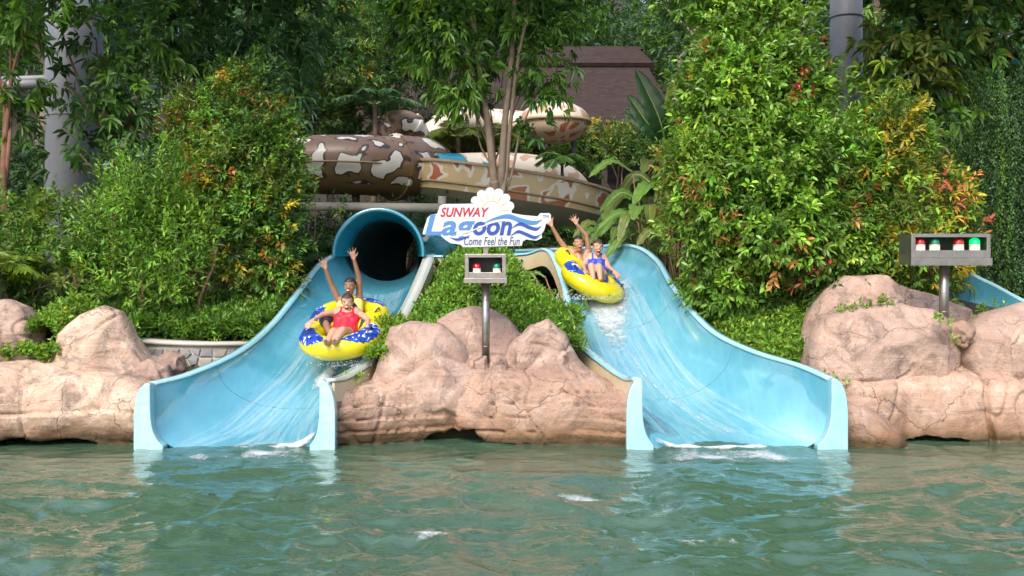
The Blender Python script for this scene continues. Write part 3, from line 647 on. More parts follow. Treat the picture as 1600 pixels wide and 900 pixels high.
# ================================================================ snake-skin slides
def snake_mat(name, ground_c, patch, line, scale, thr, lw, lower=None, rough=.35):
    t = NT(name); o = t.obj()
    wv = t.n('VectorMath', operation='ADD'); t.set(wv.inputs[0], t.n('Mapping', {'Vector': o, 'Scale': (1, 1, 1.15)}).outputs[0])
    sc = t.n('VectorMath', operation='SCALE'); t.set(sc.inputs[0], t.noise(1.6, 2).outputs['Color']); sc.inputs[3].default_value = .85; t.set(wv.inputs[1], sc.outputs[0])
    v = t.n('TexVoronoi', {'Scale': scale, 'Vector': wv.outputs[0], 'Randomness': .8}, feature='DISTANCE_TO_EDGE').outputs[0]
    g = ground_c; pm = 1.0
    if lower is not None:
        z = t.n('SeparateXYZ', {0: o}).outputs[2]; g = t.mix(t.ramp(t.math('SUBTRACT', z, lower[1]), [(.0, (1, 1, 1)), (.02, (0, 0, 0))]), ground_c, lower[0]); pm = t.ramp(t.math('SUBTRACT', z, lower[1] - .42), [(.0, (0, 0, 0)), (.02, (1, 1, 1))])
    c = t.mix(t.math('MULTIPLY', pm, t.ramp(v, [(thr - lw, (0, 0, 0)), (thr - lw + .01, (1, 1, 1))])), g, line)
    c = t.mix(t.math('MULTIPLY', pm, t.ramp(v, [(thr, (0, 0, 0)), (thr + .01, (1, 1, 1))])), c, patch)
    c = t.mix(t.math('MULTIPLY', t.noise(5, 5).outputs[0], .25), c, (.25, .2, .15))
    return t.done(t.bsdf(Base_Color=c, Roughness=rough, Normal=t.bump(t.noise(4, 3).outputs[0], .15, .03)))
YT = 21.0
zc_t = P(0, 262, YT)[2]
M['snake_brown'] = snake_mat('brown_snake_skin', (.20, .115, .07), (.72, .68, .60), (.028, .018, .015), 1.32, .16, .058, ((.17, .10, .035), zc_t))
M['snake_cream'] = snake_mat('cream_snake_skin', (.66, .49, .25), (.46, .13, .05), (.80, .73, .63), 1.0, .21, .075)
M['snake_white'] = snake_mat('white_snake_skin', (.66, .58, .46), (.52, .30, .19), (.66, .60, .50), 1.9, .17, .05)
M['snake_pod'] = snake_mat('spotted_pod', (.60, .47, .30), (.40, .115, .045), (.66, .58, .46), 2.6, .17, .06)
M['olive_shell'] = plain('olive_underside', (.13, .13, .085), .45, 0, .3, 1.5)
M['tan_shell'] = plain('tan_underside', (.34, .24, .12), .4, 0, .25, 1.5)
def tube_slide(root, pts, rad, mat, flanges=(), name='tube_section', seg=40, n=60, squash=1.0):
    pth = catmull(pts, n); b = MB().tube(pth, rad, seg, cap=False); b.build(name, mat, root, True)
    t_ = nrm(np.gradient(pth, axis=0))
    for k in flanges:
        rr = rad if np.isscalar(rad) else rad[k]
        c_ = pth[k]; MB().tube([c_ - t_[k] * .035, c_ - t_[k] * .034, c_ + t_[k] * .034, c_ + t_[k] * .035], [rr * .9, rr + .05, rr + .05, rr * .9], seg).build('joint_flange', mat, root, False)
    return pth
snake = thing('snake_tube_slide', 'brown tube slide with white black-rimmed snake patches above the left slide tube', 'water slide', P(560, 330, YT))
rr_ = np.interp(np.linspace(0, 1, 60), [0, .62, .66, .8, 1], [.62, .66, .72, .72, .62])
pth = tube_slide(snake, [P(330, 272, YT + 2.2), P(405, 264, YT + .6), P(485, 258, YT), P(560, 258, YT - .1), P(624, 262, YT + .3), P(664, 264, YT + 1.3), P(674, 268, YT + 2.6)], rr_, M['snake_brown'], (14, 38))
MB().tube(pth + np.array([0, -.0, 0]) + np.array([0, -.70, .0]) * 1.0, .022, 8).build('seam_rail', M['tan_shell'], snake, True)
for px in (556, 640):
    a = P(px, 300, YT + .2); MB().tube([(a[0], a[1], float(gz(a[0], a[1])) - .3), tuple(a)], .09, 14).build('support_post', M['post_dark'], snake, True)
# open cream trough sweeping right
YC = 20.0
creamS = thing('snake_open_slide', 'open cream slide with rust-red blotches curving right behind the sign', 'water slide', P(800, 335, YC))
top = catmull([P(640, 252, YC + 1.6), P(672, 249, YC + .6), P(740, 256, YC), P(820, 268, YC - .1), P(890, 280, YC + .1), P(935, 292, YC + .7), P(955, 300, YC + 1.8), P(950, 302, YC + 3.2)], 70)
inn = nrm(np.cross(np.gradient(top, axis=0), [0, 0, -1])); inn[:, 2] = 0
rowsV = []; hs = [(0, .0), (0, .13), (.0, .28), (.01, .42), (.03, .56), (.10, .72), (.25, .88), (.5, 1.02), (.85, 1.06)]
def strip(rows, name, mat, par, sm=True):
    V = np.stack(rows, 1); me = mesh(name, V.reshape(-1, 3), grid_faces(V.shape[0], V.shape[1])); bm = bmesh.new(); bm.from_mesh(me); bmesh.ops.recalc_face_normals(bm, faces=bm.faces); bm.to_mesh(me); bm.free(); return link(name, me, mat, par, sm)
sgn = 1 if inn[30][1] > 0 else -1; inn = inn * sgn
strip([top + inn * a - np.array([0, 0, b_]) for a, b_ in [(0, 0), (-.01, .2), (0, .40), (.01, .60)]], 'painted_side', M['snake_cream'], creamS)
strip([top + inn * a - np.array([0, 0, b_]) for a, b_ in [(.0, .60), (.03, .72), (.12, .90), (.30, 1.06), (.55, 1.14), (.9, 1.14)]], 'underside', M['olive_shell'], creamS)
strip([top + inn * a + np.array([0, 0, b_]) for a, b_ in [(-.05, -.03), (-.05, .03), (.06, .03), (.06, -.03), (-.05, -.03)]], 'top_rim', M['tan_shell'], creamS)
strip([top + inn * a - np.array([0, 0, b_]) for a, b_ in [(-.015, .425), (-.04, .44), (-.04, .47), (-.012, .48)]], 'seam_rail', M['tan_shell'], creamS)
strip([top + inn * a - np.array([0, 0, b_]) for a, b_ in [(.06, .0), (.1, .4), (.3, .75), (.8, .95), (1.2, .75), (1.4, .4), (1.45, -.1)]], 'inner_trough', M['teal'], creamS)
for px in (700, 905):
    a = P(px, 345, YC + .5); MB().tube([(a[0], a[1], float(gz(a[0], a[1])) - .3), tuple(a)], .09, 14).build('support_post', M['post_dark'], creamS, True)
# second cream tube right behind it with a teal open end
cream2 = thing('snake_tube_slide', 'pale tube slide with faded red blotches and a teal open end', 'water slide', P(800, 262, 23))
p2 = catmull([P(700, 268, 21.6), P(745, 266, 21.9), P(800, 266, 22.1), P(850, 272, 22.4), P(890, 290, 23.2), P(910, 320, 24.5)], 50)
b = MB().tube(p2, .40, 32, cap=False); b.build('tube_section', M['snake_white'], cream2, True)
MB().tube(np.stack([p2[0] - nrm(p2[1] - p2[0]) * a for a in (0.3, .25, 0.0, -.8)]), [.42, .43, .415, .37], 32, cap=False).build('open_end', M['teal'], cream2, True)
for px, py, Yx in ((785, 285, 22.0), (850, 290, 22.4)):
    a = P(px, py, Yx); MB().tube([(a[0], a[1], float(gz(a[0], a[1])) - .3), tuple(a)], .08, 12).build('support_post', M['post_dark'], cream2, True)
# pod on a post
pod = thing('slide_pod', 'white and tan spotted slide pod on a thin post below the shingle roof', 'water slide', P(880, 225, 25))
c_ = P(866, 190, 25.0)
def ell(rx, rz0, a0, a1, n=20): return [(rx * math.cos(a), rz0 * math.sin(a)) for a in np.radians(np.linspace(a0, a1, n))]
def oval(prof, c, name, mat, sx=1.0):
    b = MB().lathe(prof, (0, 0, 0), 44); V = np.concatenate(b.V); V[:, 0] *= sx; b.V = [V + c]; return b.build(name, mat, pod, True)
oval(ell(.92, .52, 0, 90), c_, 'upper_shell', M['snake_white']); oval(ell(.90, .55, -88, 0), c_ - np.array([0, 0, .03]), 'lower_shell', M['snake_pod'])
oval([(.86, -.05), (.97, -.05), (.97, .02), (.86, .02)], c_, 'joint_flange', M['tan_shell'])
a = P(896, 210, 25.2); MB().tube([(a[0], a[1], float(gz(a[0], a[1])) - .3), tuple(a)], .06, 12).build('support_post', M['post_dark'], pod, True)
for lab, pts, rad in (('small brown humped tube behind the brown snake slide', [P(585, 230, 24), P(612, 196, 24), P(640, 196, 24.2), P(658, 226, 24.6)], .33),
                      ('pale spotted tube bend beside the palm behind the middle tree', [P(655, 232, 25), P(685, 204, 25), P(722, 188, 25.2), P(770, 190, 25.5), P(830, 195, 25.3)], .34)):
    th_ = thing('snake_tube_slide', lab, 'water slide', (pts[0][0], pts[0][1], float(gz(pts[0][0], pts[0][1]))))
    tube_slide(th_, pts, rad, M['snake_brown'] if 'brown' in lab else M['snake_white'], (12, 30), n=44)
# support beam
beam = thing('support_beam', 'long pale horizontal support pipe above the tube mouth', 'pipe', P(560, 322, 18.6))
a, b_ = P(440, 322, 18.6), P(705, 325, 18.6)
MB().tube([a, b_], .085, 16).build('pipe', M['pipe_white'], beam, True)
for px in (450, 690):
    q = P(px, 330, 18.6); MB().tube([(q[0], 18.75, float(gz(q[0], 18.75)) - .2), (q[0], 18.75, q[2] + .3)], .08, 12).build('post', M['pipe_white'], beam, True)
# blue slide end at the far right
bs = thing('water_slide', 'blue slide wall behind the rocks at the right edge', 'water slide', P(1560, 480, 15))
topl = catmull([P(1490, 395, 16.6), P(1515, 425, 15.8), P(1555, 446, 15.2), P(1600, 470, 14.6), P(1680, 505, 14.0)], 40); dn = np.array([0, 0, -1.0])
D_ = np.array([.55, -.15, 0])
strip([topl + np.array([0, .06, -.04]), topl + np.array([0, .06, .02]), topl + np.array([0, -.03, .02]), topl + np.array([0, -.03, -.04])], 'rim_flange', M['blue_pale'], bs)
strip([topl + dn * .02, topl + dn * .35 + np.array([-.06, -.06, 0]), topl + dn * .7 + np.array([-.2, -.22, 0]), topl + dn * .95 + np.array([-.45, -.45, 0]), topl + dn * 1.0 + np.array([-.75, -.75, 0])], 'trough_panel', M['blue'], bs)
strip([topl + dn * .02 + np.array([0, .04, 0]), topl + dn * .5 + np.array([0, .03, 0]), topl + dn * 1.3 + np.array([-.1, -.05, 0])], 'outer_shell', M['blue'], bs)

# ================================================================ steel columns and pipes
def column(label, px, Y, r, py_top, braces=(), tilt=0.0):
    x = (px - 800) * Y / F; zb = float(gz(x, Y)) - .3; zt = H + (YH - py_top) * Y / F
    c = thing('steel_column', label, 'column', (x, Y, zb), 'grey steel columns among the trees')
    MB().tube([(x, Y, zb), (x + tilt, Y, (zb + zt) / 2), (x + 2 * tilt, Y, zt)], r, 32).build('shaft', M['grey_paint'], c, True)
    MB().tube([(x, Y, zb), (x, Y, zb + .45)], r + .12, 24).build('base_collar', M['grey_paint'], c, True)
    for k in range(1, 4):
        z = zb + (zt - zb) * k / 4; MB().tube([(x + 2 * tilt * k / 4, Y, z - .02), (x + 2 * tilt * k / 4, Y, z + .02)], r + .012, 32).build('weld_ring', M['grey_paint'], c, True)
    for (ax, ay, aY, bx, by, bY, rad) in braces: MB().tube([P(ax, ay, aY), P(bx, by, bY)], rad, 16).build('brace', M['grey_paint'], c, True)
column('thick pale grey steel column behind the left trees', 116, 18.0, .50, -120, [(92, 130, 18, -80, 136, 18.4, .085), (92, 122, 18, -80, 128, 20, .07), (150, 136, 18, 268, 140, 19.5, .07)])
column('thinner grey steel column right of the thick one', 267, 19.5, .20, -120)
column('dark grey steel column behind the big green bush', 1322, 18.5, .30, -120)
column('light grey steel column mostly hidden by the big green bush top', 1256, 19.0, .20, -120)
# glimpse of turquoise slide through the top right tree
tq = thing('turquoise_slide', 'bright turquoise slide piece showing through the leaves at top right', 'water slide', P(1530, 70, 24))
tube_slide(tq, [P(1420, 40, 25), P(1500, 58, 24), P(1545, 74, 24), P(1600, 95, 24.5), P(1680, 120, 25)], .42, M['teal'], (12, 30))
q = P(1600, 95, 24.5); MB().tube([(q[0], q[1], float(gz(q[0], q[1])) - .3), (q[0], q[1], q[2])], .09, 12).build('support_post', M['grey_paint'], tq, True)
tq2 = thing('turquoise_slide', 'small turquoise bracket glimpsed between the left columns', 'water slide', P(190, 240, 19))
tube_slide(tq2, [P(165, 262, 19.2), P(190, 250, 19.1), P(205, 235, 19.1), P(225, 228, 19.3)], .13, M['teal'], (8, 20), n=30)
q = P(190, 250, 19.1); MB().tube([(q[0], q[1], float(gz(q[0], q[1])) - .2), (q[0], q[1], q[2])], .04, 10).build('support_post', M['grey_paint'], tq2, True)

# ================================================================ signal boxes and sign
def open_box(root, x0, x1, z0, z1, yf, depth, wall_t=.035, ledge=.10):
    """steel box, open to the front; panels butt end to end"""
    b = lambda n, xa, xb, ya, yb, za, zb, m: MB().box(((xa + xb) / 2, (ya + yb) / 2, (za + zb) / 2), (xb - xa, yb - ya, zb - za)).build(n, M[m], root, False, .004)
    b('side_panel', x0, x0 + wall_t, yf, yf + depth, z0 + ledge, z1 - wall_t, 'steel'); b('side_panel', x1 - wall_t, x1, yf, yf + depth, z0 + ledge, z1 - wall_t, 'steel')
    b('top_panel', x0, x1, yf, yf + depth, z1 - wall_t, z1, 'steel'); b('bottom_panel', x0, x1, yf, yf + depth, z0 + .002, z0 + ledge, 'steel')
    b('front_ledge', x0 - .012, x1 + .012, yf - .03, yf - .001, z0 - .01, z0 + ledge * .55, 'steel')
    b('back_panel', x0 + wall_t, x1 - wall_t, yf + depth - .02, yf + depth, z0 + ledge, z1 - wall_t, 'steel_dark')
    # front frame strips
    b('front_frame', x0 + .003, x0 + wall_t * 1.5, yf - .008, yf - .001, z0 + ledge * .56, z1 - .003, 'steel'); b('front_frame', x1 - wall_t * 1.5, x1 - .003, yf - .008, yf - .001, z0 + ledge * .56, z1 - .003, 'steel')
    b('front_frame', x0 + wall_t * 1.5, x1 - wall_t * 1.5, yf - .008, yf - .001, z0 + ledge * .56, z0 + ledge + .03, 'steel')
    b('front_frame', x0 + wall_t * 1.5, x1 - wall_t * 1.5, yf - .008, yf - .001, z1 - wall_t - .012, z1 - .003, 'steel')
def beacon(root, x, y, z, r, mat):
    o = MB().lathe([(0, 0), (r, 0), (r, .0), (r * .97, r * 1.35), (r * .9, r * 1.4), (0, r * 1.4)], (x, y, z), 24).build('beacon', M['beacon_base'], root, True)
    pr = [(r * .96, r * 1.4), (r * .96, r * 2.1)] + [(r * .96 * math.cos(a), r * 2.1 + r * .75 * math.sin(a)) for a in np.linspace(0.1, math.pi / 2, 8)]
    MB().lathe(pr, (x, y, z), 24).build('dome_lens', mat, o, True)
    MB().lathe([(r * .99, r * 1.36), (r * 1.03, r * 1.38), (r * 1.03, r * 1.5), (r * .97, r * 1.52)], (x, y, z), 24).build('lens_ring', M['beacon_base'], o, True)
def pole(root, x, y, z0, z1, r, rings):
    MB().tube([(x, y, z0), (x, y, z1)], r, 24).build('pole', M['steel'], root, True)
    for z in rings: MB().tube([(x, y, z - .006), (x, y, z + .006)], r + .004, 24).build('pole_joint', M['steel'], root, True)
YS = 12.5
sp = thing('sign_post', 'steel post with a white park name sign above a two-lamp signal box', 'sign', P(759, 556, YS))
A, B = P(727, 441, YS), P(791, 397, YS)
open_box(sp, A[0], B[0], A[2], B[2], YS - .16, .32)
x = P(759, 0, YS)[0]; zb = P(0, 556, YS)[2]
pole(sp, x, YS, zb - .12, A[2], .052, [P(0, py, YS)[2] for py in (468, 503, 541)])
for px, m in ((745.5, 'dome_red'), (776.5, 'dome_green')): beacon(sp, P(px, 0, YS)[0], YS - .08, A[2] + .10, .052, M[m])
sl = thing('signal_post', 'steel post with a four-lamp signal box on the right rocks', 'signal', P(1474, 490, 12.6))
YR_ = 12.6; A, B = P(1414, 414, YR_), P(1536, 366, YR_)
open_box(sl, A[0], B[0], A[2], B[2], YR_ - .2, .4, ledge=.16)
pole(sl, P(1475, 0, YR_)[0], YR_, P(0, 492, YR_)[2] - .15, A[2], .062, [P(0, py, YR_)[2] for py in (457, 487)])
for px, m in ((1432, 'dome_red'), (1455, 'dome_green'), (1492, 'dome_red'), (1517, 'dome_lit')): beacon(sl, P(px, 0, YR_)[0], YR_ - .10, A[2] + .16, .068, M[m])
# the sign board
YN = YS - .10
def SP(px, py): q = P(px, py, YN); return (q[0], q[2])
body = [(660,366),(662,358),(668,340),(674,335),(683,334),(687,322),(692,319),(742,318)]
cx, cy, R0 = 768, 328, 29
sunp = []
for k in range(9):
    a = math.radians(205 - k * 27.5); ca, sa = cx + R0 * math.cos(a), cy - R0 * math.sin(a) * .98
    for b_ in np.linspace(-78, 78, 7):
        aa = a - math.radians(b_); sunp.append((ca + 7.2 * math.cos(aa), cy - R0 * math.sin(a) * .98 - 7.2 * math.sin(aa)))
sunp = [p for p in sunp if not (p[0] < 745 and p[1] > 317) and not (p[0] > 790 and p[1] > 331)]
rest = [(800,333),(818,336),(840,338),(844,333),(858,333),(861,336),(860,345),(853,350),(850,360),(846,366),(847,372),(838,376),(822,374),(817,377),(815,384),(724,386),(719,382),(704,380),(695,374),(688,368)]
poly = [SP(*p) for p in body + sunp + rest]
board = MB().prism(poly, YN, YN + .03).build('sign_board', M['white'], sp, False)
MB().box((x, YS - .01, P(0, 391, YS)[2]), (.06, .06, .20)).build('sign_bracket', M['steel'], sp)
MB().box((x, YS - .02, P(0, 350, YS)[2]), (.06, .05, .55)).build('sign_bracket', M['steel'], sp)
def text_mesh(s_, box, shear, mat, name, off=0.0, lift=.006):
    cu = bpy.data.curves.new(name, 'FONT'); cu.body = s_; cu.size = 1; cu.shear = shear; cu.offset = off; cu.extrude = .02; cu.resolution_u = 3
    ob = bpy.data.objects.new(name, cu); COL.objects.link(ob); dg = bpy.context.evaluated_depsgraph_get()
    me = bpy.data.meshes.new_from_object(ob.evaluated_get(dg)); bpy.data.objects.remove(ob)
    n = len(me.vertices); co = np.empty(n * 3, np.float32); me.vertices.foreach_get('co', co); co = co.reshape(-1, 3)
    mn, mx_ = co.min(0), co.max(0); u = (co - mn) / (mx_ - mn)
    (xa, zb_), (xb, za) = SP(box[0], box[3]), SP(box[2], box[1])
    out = np.stack([xa + u[:, 0] * (xb - xa), YN - lift + u[:, 2] * -.0 - (1 - u[:, 2]) * .0 + (u[:, 2]) * .004, zb_ + u[:, 1] * (za - zb_)], -1)
    me.vertices.foreach_set('co', out.astype(np.float32).ravel()); me.update(); me.materials.clear()
    return link(name, me, mat, board, False)
text_mesh('SUNWAY', (688, 324, 764, 339), .28, M['red'], 'lettering', .022)
text_mesh('Lag', (664, 335, 742, 378), .22, M['sky_blue'], 'lettering', .022)
text_mesh('oon', (739, 346, 800, 368), .22, M['mid_blue'], 'lettering', .03)
text_mesh('Come Feel the Fun', (725, 370, 812, 383), .26, M['navy'], 'lettering', .0)
text_mesh('TM', (848, 336, 857, 341), 0, M['navy'], 'lettering', 0)
def ribbon(mid, wid, mat, name, lift):
    m = catmull([(*SP(a, b_), 0) for a, b_ in mid], 40)[:, :2]; wv_ = np.interp(np.linspace(0, 1, 40), np.linspace(0, 1, len(wid)), wid) * YN / F
    V = [(p[0], YN - lift, p[1] + d * h / 2) for p, h in zip(m, wv_) for d in (-1, 1)]
    f = [(2 * i, 2 * i + 2, 2 * i + 3, 2 * i + 1) for i in range(39)]
    V2 = V + [(a, YN - .0005, c) for a, b_, c in V]; n = len(V); f2 = f + [tuple(q + n for q in g[::-1]) for g in f] + [(2 * i, n + 2 * i, n + 2 * i + 2, 2 * i + 2) for i in range(39)] + [(2 * i + 1, 2 * i + 3, n + 2 * i + 3, n + 2 * i + 1) for i in range(39)]
    link(name, mesh(name, V2, f2), mat, board, False)
ribbon([(722, 366), (738, 360), (755, 353), (772, 347), (790, 345)], [.3, 1.6, 2.2, 2, .3], M['white'], 'wave_stripe', .0085)
ribbon([(757, 348), (775, 341), (795, 338), (815, 345), (835, 348), (847, 343)], [1, 4, 7, 8, 6, .5], M['sky_blue'], 'wave_stripe', .007)
ribbon([(800, 356), (812, 350), (826, 355), (838, 358), (846, 353)], [.5, 5, 6, 5, .5], M['mid_blue'], 'wave_stripe', .007)
ribbon([(798, 368), (810, 362), (824, 367), (836, 371), (845, 366)], [.5, 5, 6, 5, .5], M['mid_blue'], 'wave_stripe', .007)
ribbon([(703, 371), (712, 374), (722, 373), (734, 368)], [.5, 3.5, 4, .6], M['mid_blue'], 'wave_stripe', .007)
for k in range(8):
    a = math.radians(191 - k * 27.5); pts = [(cx + rr2 * math.cos(a), cy - rr2 * math.sin(a)) for rr2 in (17, 22, 26)]
    if pts[-1][0] < 748 and pts[-1][1] > 316: continue
    if abs(math.cos(a)) < .35: pts = [(p[0] + d, p[1]) for p, d in zip(pts, (0, .3, 0))]
    dx, dy = -math.sin(a) * .8, -math.cos(a) * .8
    V = []
    for p in (pts[0], pts[2]):
        for s_ in (-1, 1): V.append((*SP(p[0] + s_ * dx, p[1] + s_ * dy),))
    V3 = [(v[0], YN - .005, v[1]) for v in (V[0], V[2], V[3], V[1])] + [(v[0], YN - .0004, v[1]) for v in (V[0], V[2], V[3], V[1])]
    link('sun_ray', mesh('sun_ray', V3, [(0,1,2,3),(7,6,5,4),(0,4,5,1),(1,5,6,2),(2,6,7,3),(3,7,4,0)]), M['sun_line'], board, False)
ar = [(cx + 14 * math.cos(a), cy - 14 * math.sin(a)) for a in np.radians(np.linspace(190, -10, 22))]
V = []
for i, p in enumerate(ar):
    k = math.radians(190 - i * 200 / 21)
    for rr2 in (13.2, 15): V.append((*SP(cx + rr2 * math.cos(k), cy - rr2 * math.sin(k)),))
V3 = [(v[0], YN - .005, v[1]) for v in V] + [(v[0], YN - .0004, v[1]) for v in V]; n = len(V)
f = [(2 * i, 2 * i + 1, 2 * i + 3, 2 * i + 2) for i in range(21)]; f += [tuple(q + n for q in g[::-1]) for g in f] + [(2 * i, 2 * i + 2, n + 2 * i + 2, n + 2 * i) for i in range(21)] + [(2 * i + 1, n + 2 * i + 1, n + 2 * i + 3, 2 * i + 3) for i in range(21)]
link('sun_disc', mesh('sun_disc', V3, f), M['sun_line'], board, False)
# ================================================================ rafts
def raft_print():
    t = NT('blue_white_print'); n1 = t.noise(9, 3, .5, dist=1.6).outputs[0]
    c = t.mix(t.ramp(n1, [(.60, (0, 0, 0)), (.62, (1, 1, 1))]), (.012, .055, .36), (.75, .78, .82))
    c = t.mix(t.ramp(n1, [(.40, (1, 1, 1)), (.42, (0, 0, 0))]), c, (.008, .02, .12))
    return t.done(t.bsdf(Base_Color=c, Roughness=.3, Coat_Weight=.2))
M['print'] = raft_print()
M['black_strap'] = plain('black_strap', (.02, .02, .022), .6)
def make_raft(label, cf, cr, roll, patches, R=.395, r=.168):
    cf, cr = np.array(cf), np.array(cr); f = nrm(cf - cr); up0 = np.array([0, 0, 1.0]); rt = nrm(np.cross(f, up0)); n = np.cross(rt, f)
    ca, sa = math.cos(roll), math.sin(roll); rt, n = rt * ca - n * sa, n * ca + rt * sa
    root = thing('raft', label, 'raft', (cf + cr) / 2 - n * r)
    def tor(c, u, v, rr): # u around ring (0 = forward), v around tube (0 = outward, 90 = top)
        d = math.cos(u) * f + math.sin(u) * rt
        return c + d * (R + rr * math.cos(v)) + n * rr * math.sin(v) * .95
    for c, nm in ((cf, 'front_ring'), (cr, 'rear_ring')):
        nu, nv = 56, 24; V = []
        for i in range(nu):
            u = 2 * math.pi * i / nu; wr = 1 - .012 * (1 if i % 7 == 0 else 0)   # faint weld creases
            V += [tor(c, u, 2 * math.pi * j / nv, r * wr) for j in range(nv)]
        fa = [(i * nv + j, i * nv + (j + 1) % nv, ((i + 1) % nu) * nv + (j + 1) % nv, ((i + 1) % nu) * nv + j) for i in range(nu) for j in range(nv)]
        me = mesh(nm, V, fa); bm = bmesh.new(); bm.from_mesh(me); bmesh.ops.recalc_face_normals(bm, faces=bm.faces); bm.to_mesh(me); bm.free()
        ring = link(nm, me, M['yellow_vinyl'], root)
        V = [c - n * .10]; V += [c - n * .10 + (math.cos(a) * f + math.sin(a) * rt) * (R - .02) for a in np.linspace(0, 2 * math.pi, 24, endpoint=False)]
        link('seat_floor', mesh('seat_floor', V, [(0, 1 + i, 1 + (i + 1) % 24) for i in range(24)]), M['yellow_vinyl'], ring)
        for (which, u0, u1, v0, v1) in patches:
            if which != nm: continue
            V = []; m = 30; w_ = 9
            for i in range(m):
                k = i / (m - 1); u = math.radians(u0 + (u1 - u0) * k); taper = min(1, (k + .02) * 2.6) * min(1, (1.02 - k) * 4.5)
                jag = .12 * math.sin(i * 2.1) * min(1, 4 * k * (1 - k))
                for j in range(w_):
                    s_ = j / (w_ - 1) - .5; v = math.radians((v0 + v1) / 2 + (v1 - v0) * s_ * (taper + jag)); V.append(tor(c, u, v, r + .004))
            me = mesh('printed_patch', V, grid_faces(m, w_)); link('printed_patch', me, M['print'], ring)
        for u in (70, -70):
            a, b_ = math.radians(u - 9), math.radians(u + 9)
            MB().tube(catmull([tor(c, a, 1.2, r - .005), tor(c, (a * 2 + b_) / 3, 1.2, r + .035), tor(c, (a + 2 * b_) / 3, 1.2, r + .035), tor(c, b_, 1.2, r - .005)], 12), .011, 6).build('handle', M['black_strap'], root, True)
    return f, rt, n
PT = [('front_ring', 12, 100, 22, 112), ('front_ring', -12, -100, 22, 112), ('rear_ring', 40, 118, 15, 105), ('rear_ring', -95, -165, 20, 108)]
make_raft('yellow two-seat raft with blue print carrying the woman in red', P(533, 527, 12.95), P(547, 497, 13.65), math.radians(3), PT)
make_raft('yellow two-seat raft with blue print at the crest of the right slide', P(926, 440, 15.2), P(913, 416, 15.85), math.radians(-22), [('front_ring', 40, 120, 25, 110), ('rear_ring', -20, -100, 20, 100), ('front_ring', -60, -120, 25, 105)], .375, .165)

# ================================================================ people
def skin_mat(name, col):
    t = NT(name); c = t.mix(t.noise(14, 4).outputs[0], tuple(v * .86 for v in col), tuple(min(1, v * 1.12) for v in col))
    return t.done(t.bsdf(Base_Color=c, Roughness=.42, Subsurface_Weight=.08, Subsurface_Scale=.01, Specular_IOR_Level=.5))
M['skin_brown'] = skin_mat('brown_skin', (.25, .13, .08)); M['skin_light'] = skin_mat('light_skin', (.46, .27, .185)); M['skin_tan'] = skin_mat('tan_skin', (.40, .215, .135))
M['hair'] = plain('black_brown_hair', (.018, .012, .009), .45, 0, .3, 30, .3)
M['hair_b'] = plain('brown_hair', (.05, .025, .015), .45, 0, .3, 30, .3)
M['suit_red'] = plain('red_swimsuit', (.55, .01, .03), .5, 0, .08); M['suit_blue'] = plain('blue_swim_top', (.03, .06, .42), .5, 0, .1)
M['vest_yellow'] = plain('yellow_vest', (.72, .60, .14), .7, 0, .1); M['shorts'] = plain('dark_shorts', (.03, .035, .06), .7)
M['eye'] = plain('eye_white', (.8, .8, .78), .2, 0, .02); M['pupil'] = plain('pupil', (.01, .008, .006), .2); M['mouth'] = plain('mouth_inside', (.12, .01, .012), .4); M['lips'] = plain('lips', (.40, .07, .06), .4)
_ico = {}
def ico(sub):
    if sub not in _ico:
        bm = bmesh.new(); bmesh.ops.create_icosphere(bm, subdivisions=sub, radius=1); _ico[sub] = (np.array([v.co[:] for v in bm.verts]), np.array([[v.index for v in f.verts] for f in bm.faces])); bm.free()
    return _ico[sub]
def hand_bones(w, d, pn, thumb, spread=.22, curl=.25):
    d, pn = nrm(d), nrm(np.asarray(pn) - np.dot(pn, nrm(d)) * nrm(d)); sd = np.cross(d, pn) * thumb; B = []
    for i in range(4):
        k0 = w + sd * (1.5 - i) * .011; k1 = w + d * .085 + sd * (1.5 - i) * .022; B.append((k0, k1, .015, .0125))
        l = [.90, 1.0, .94, .74][i]; d1 = nrm(d + sd * (1.5 - i) * spread + pn * curl * .5); d2 = nrm(d + sd * (1.5 - i) * spread * .8 + pn * curl * 1.8)
        m = k1 + d1 * .045 * l; B += [(k1, m, .0115, .010), (m, m + d2 * .042 * l, .010, .0085)]
    tb = w + d * .02 + sd * .022; t1 = tb + nrm(d * .7 + sd * .9) * .045; B += [(tb, t1, .015, .0125), (t1, t1 + nrm(d * .9 + sd * .55 + pn * .2) * .04, .0115, .0095)]
    return B
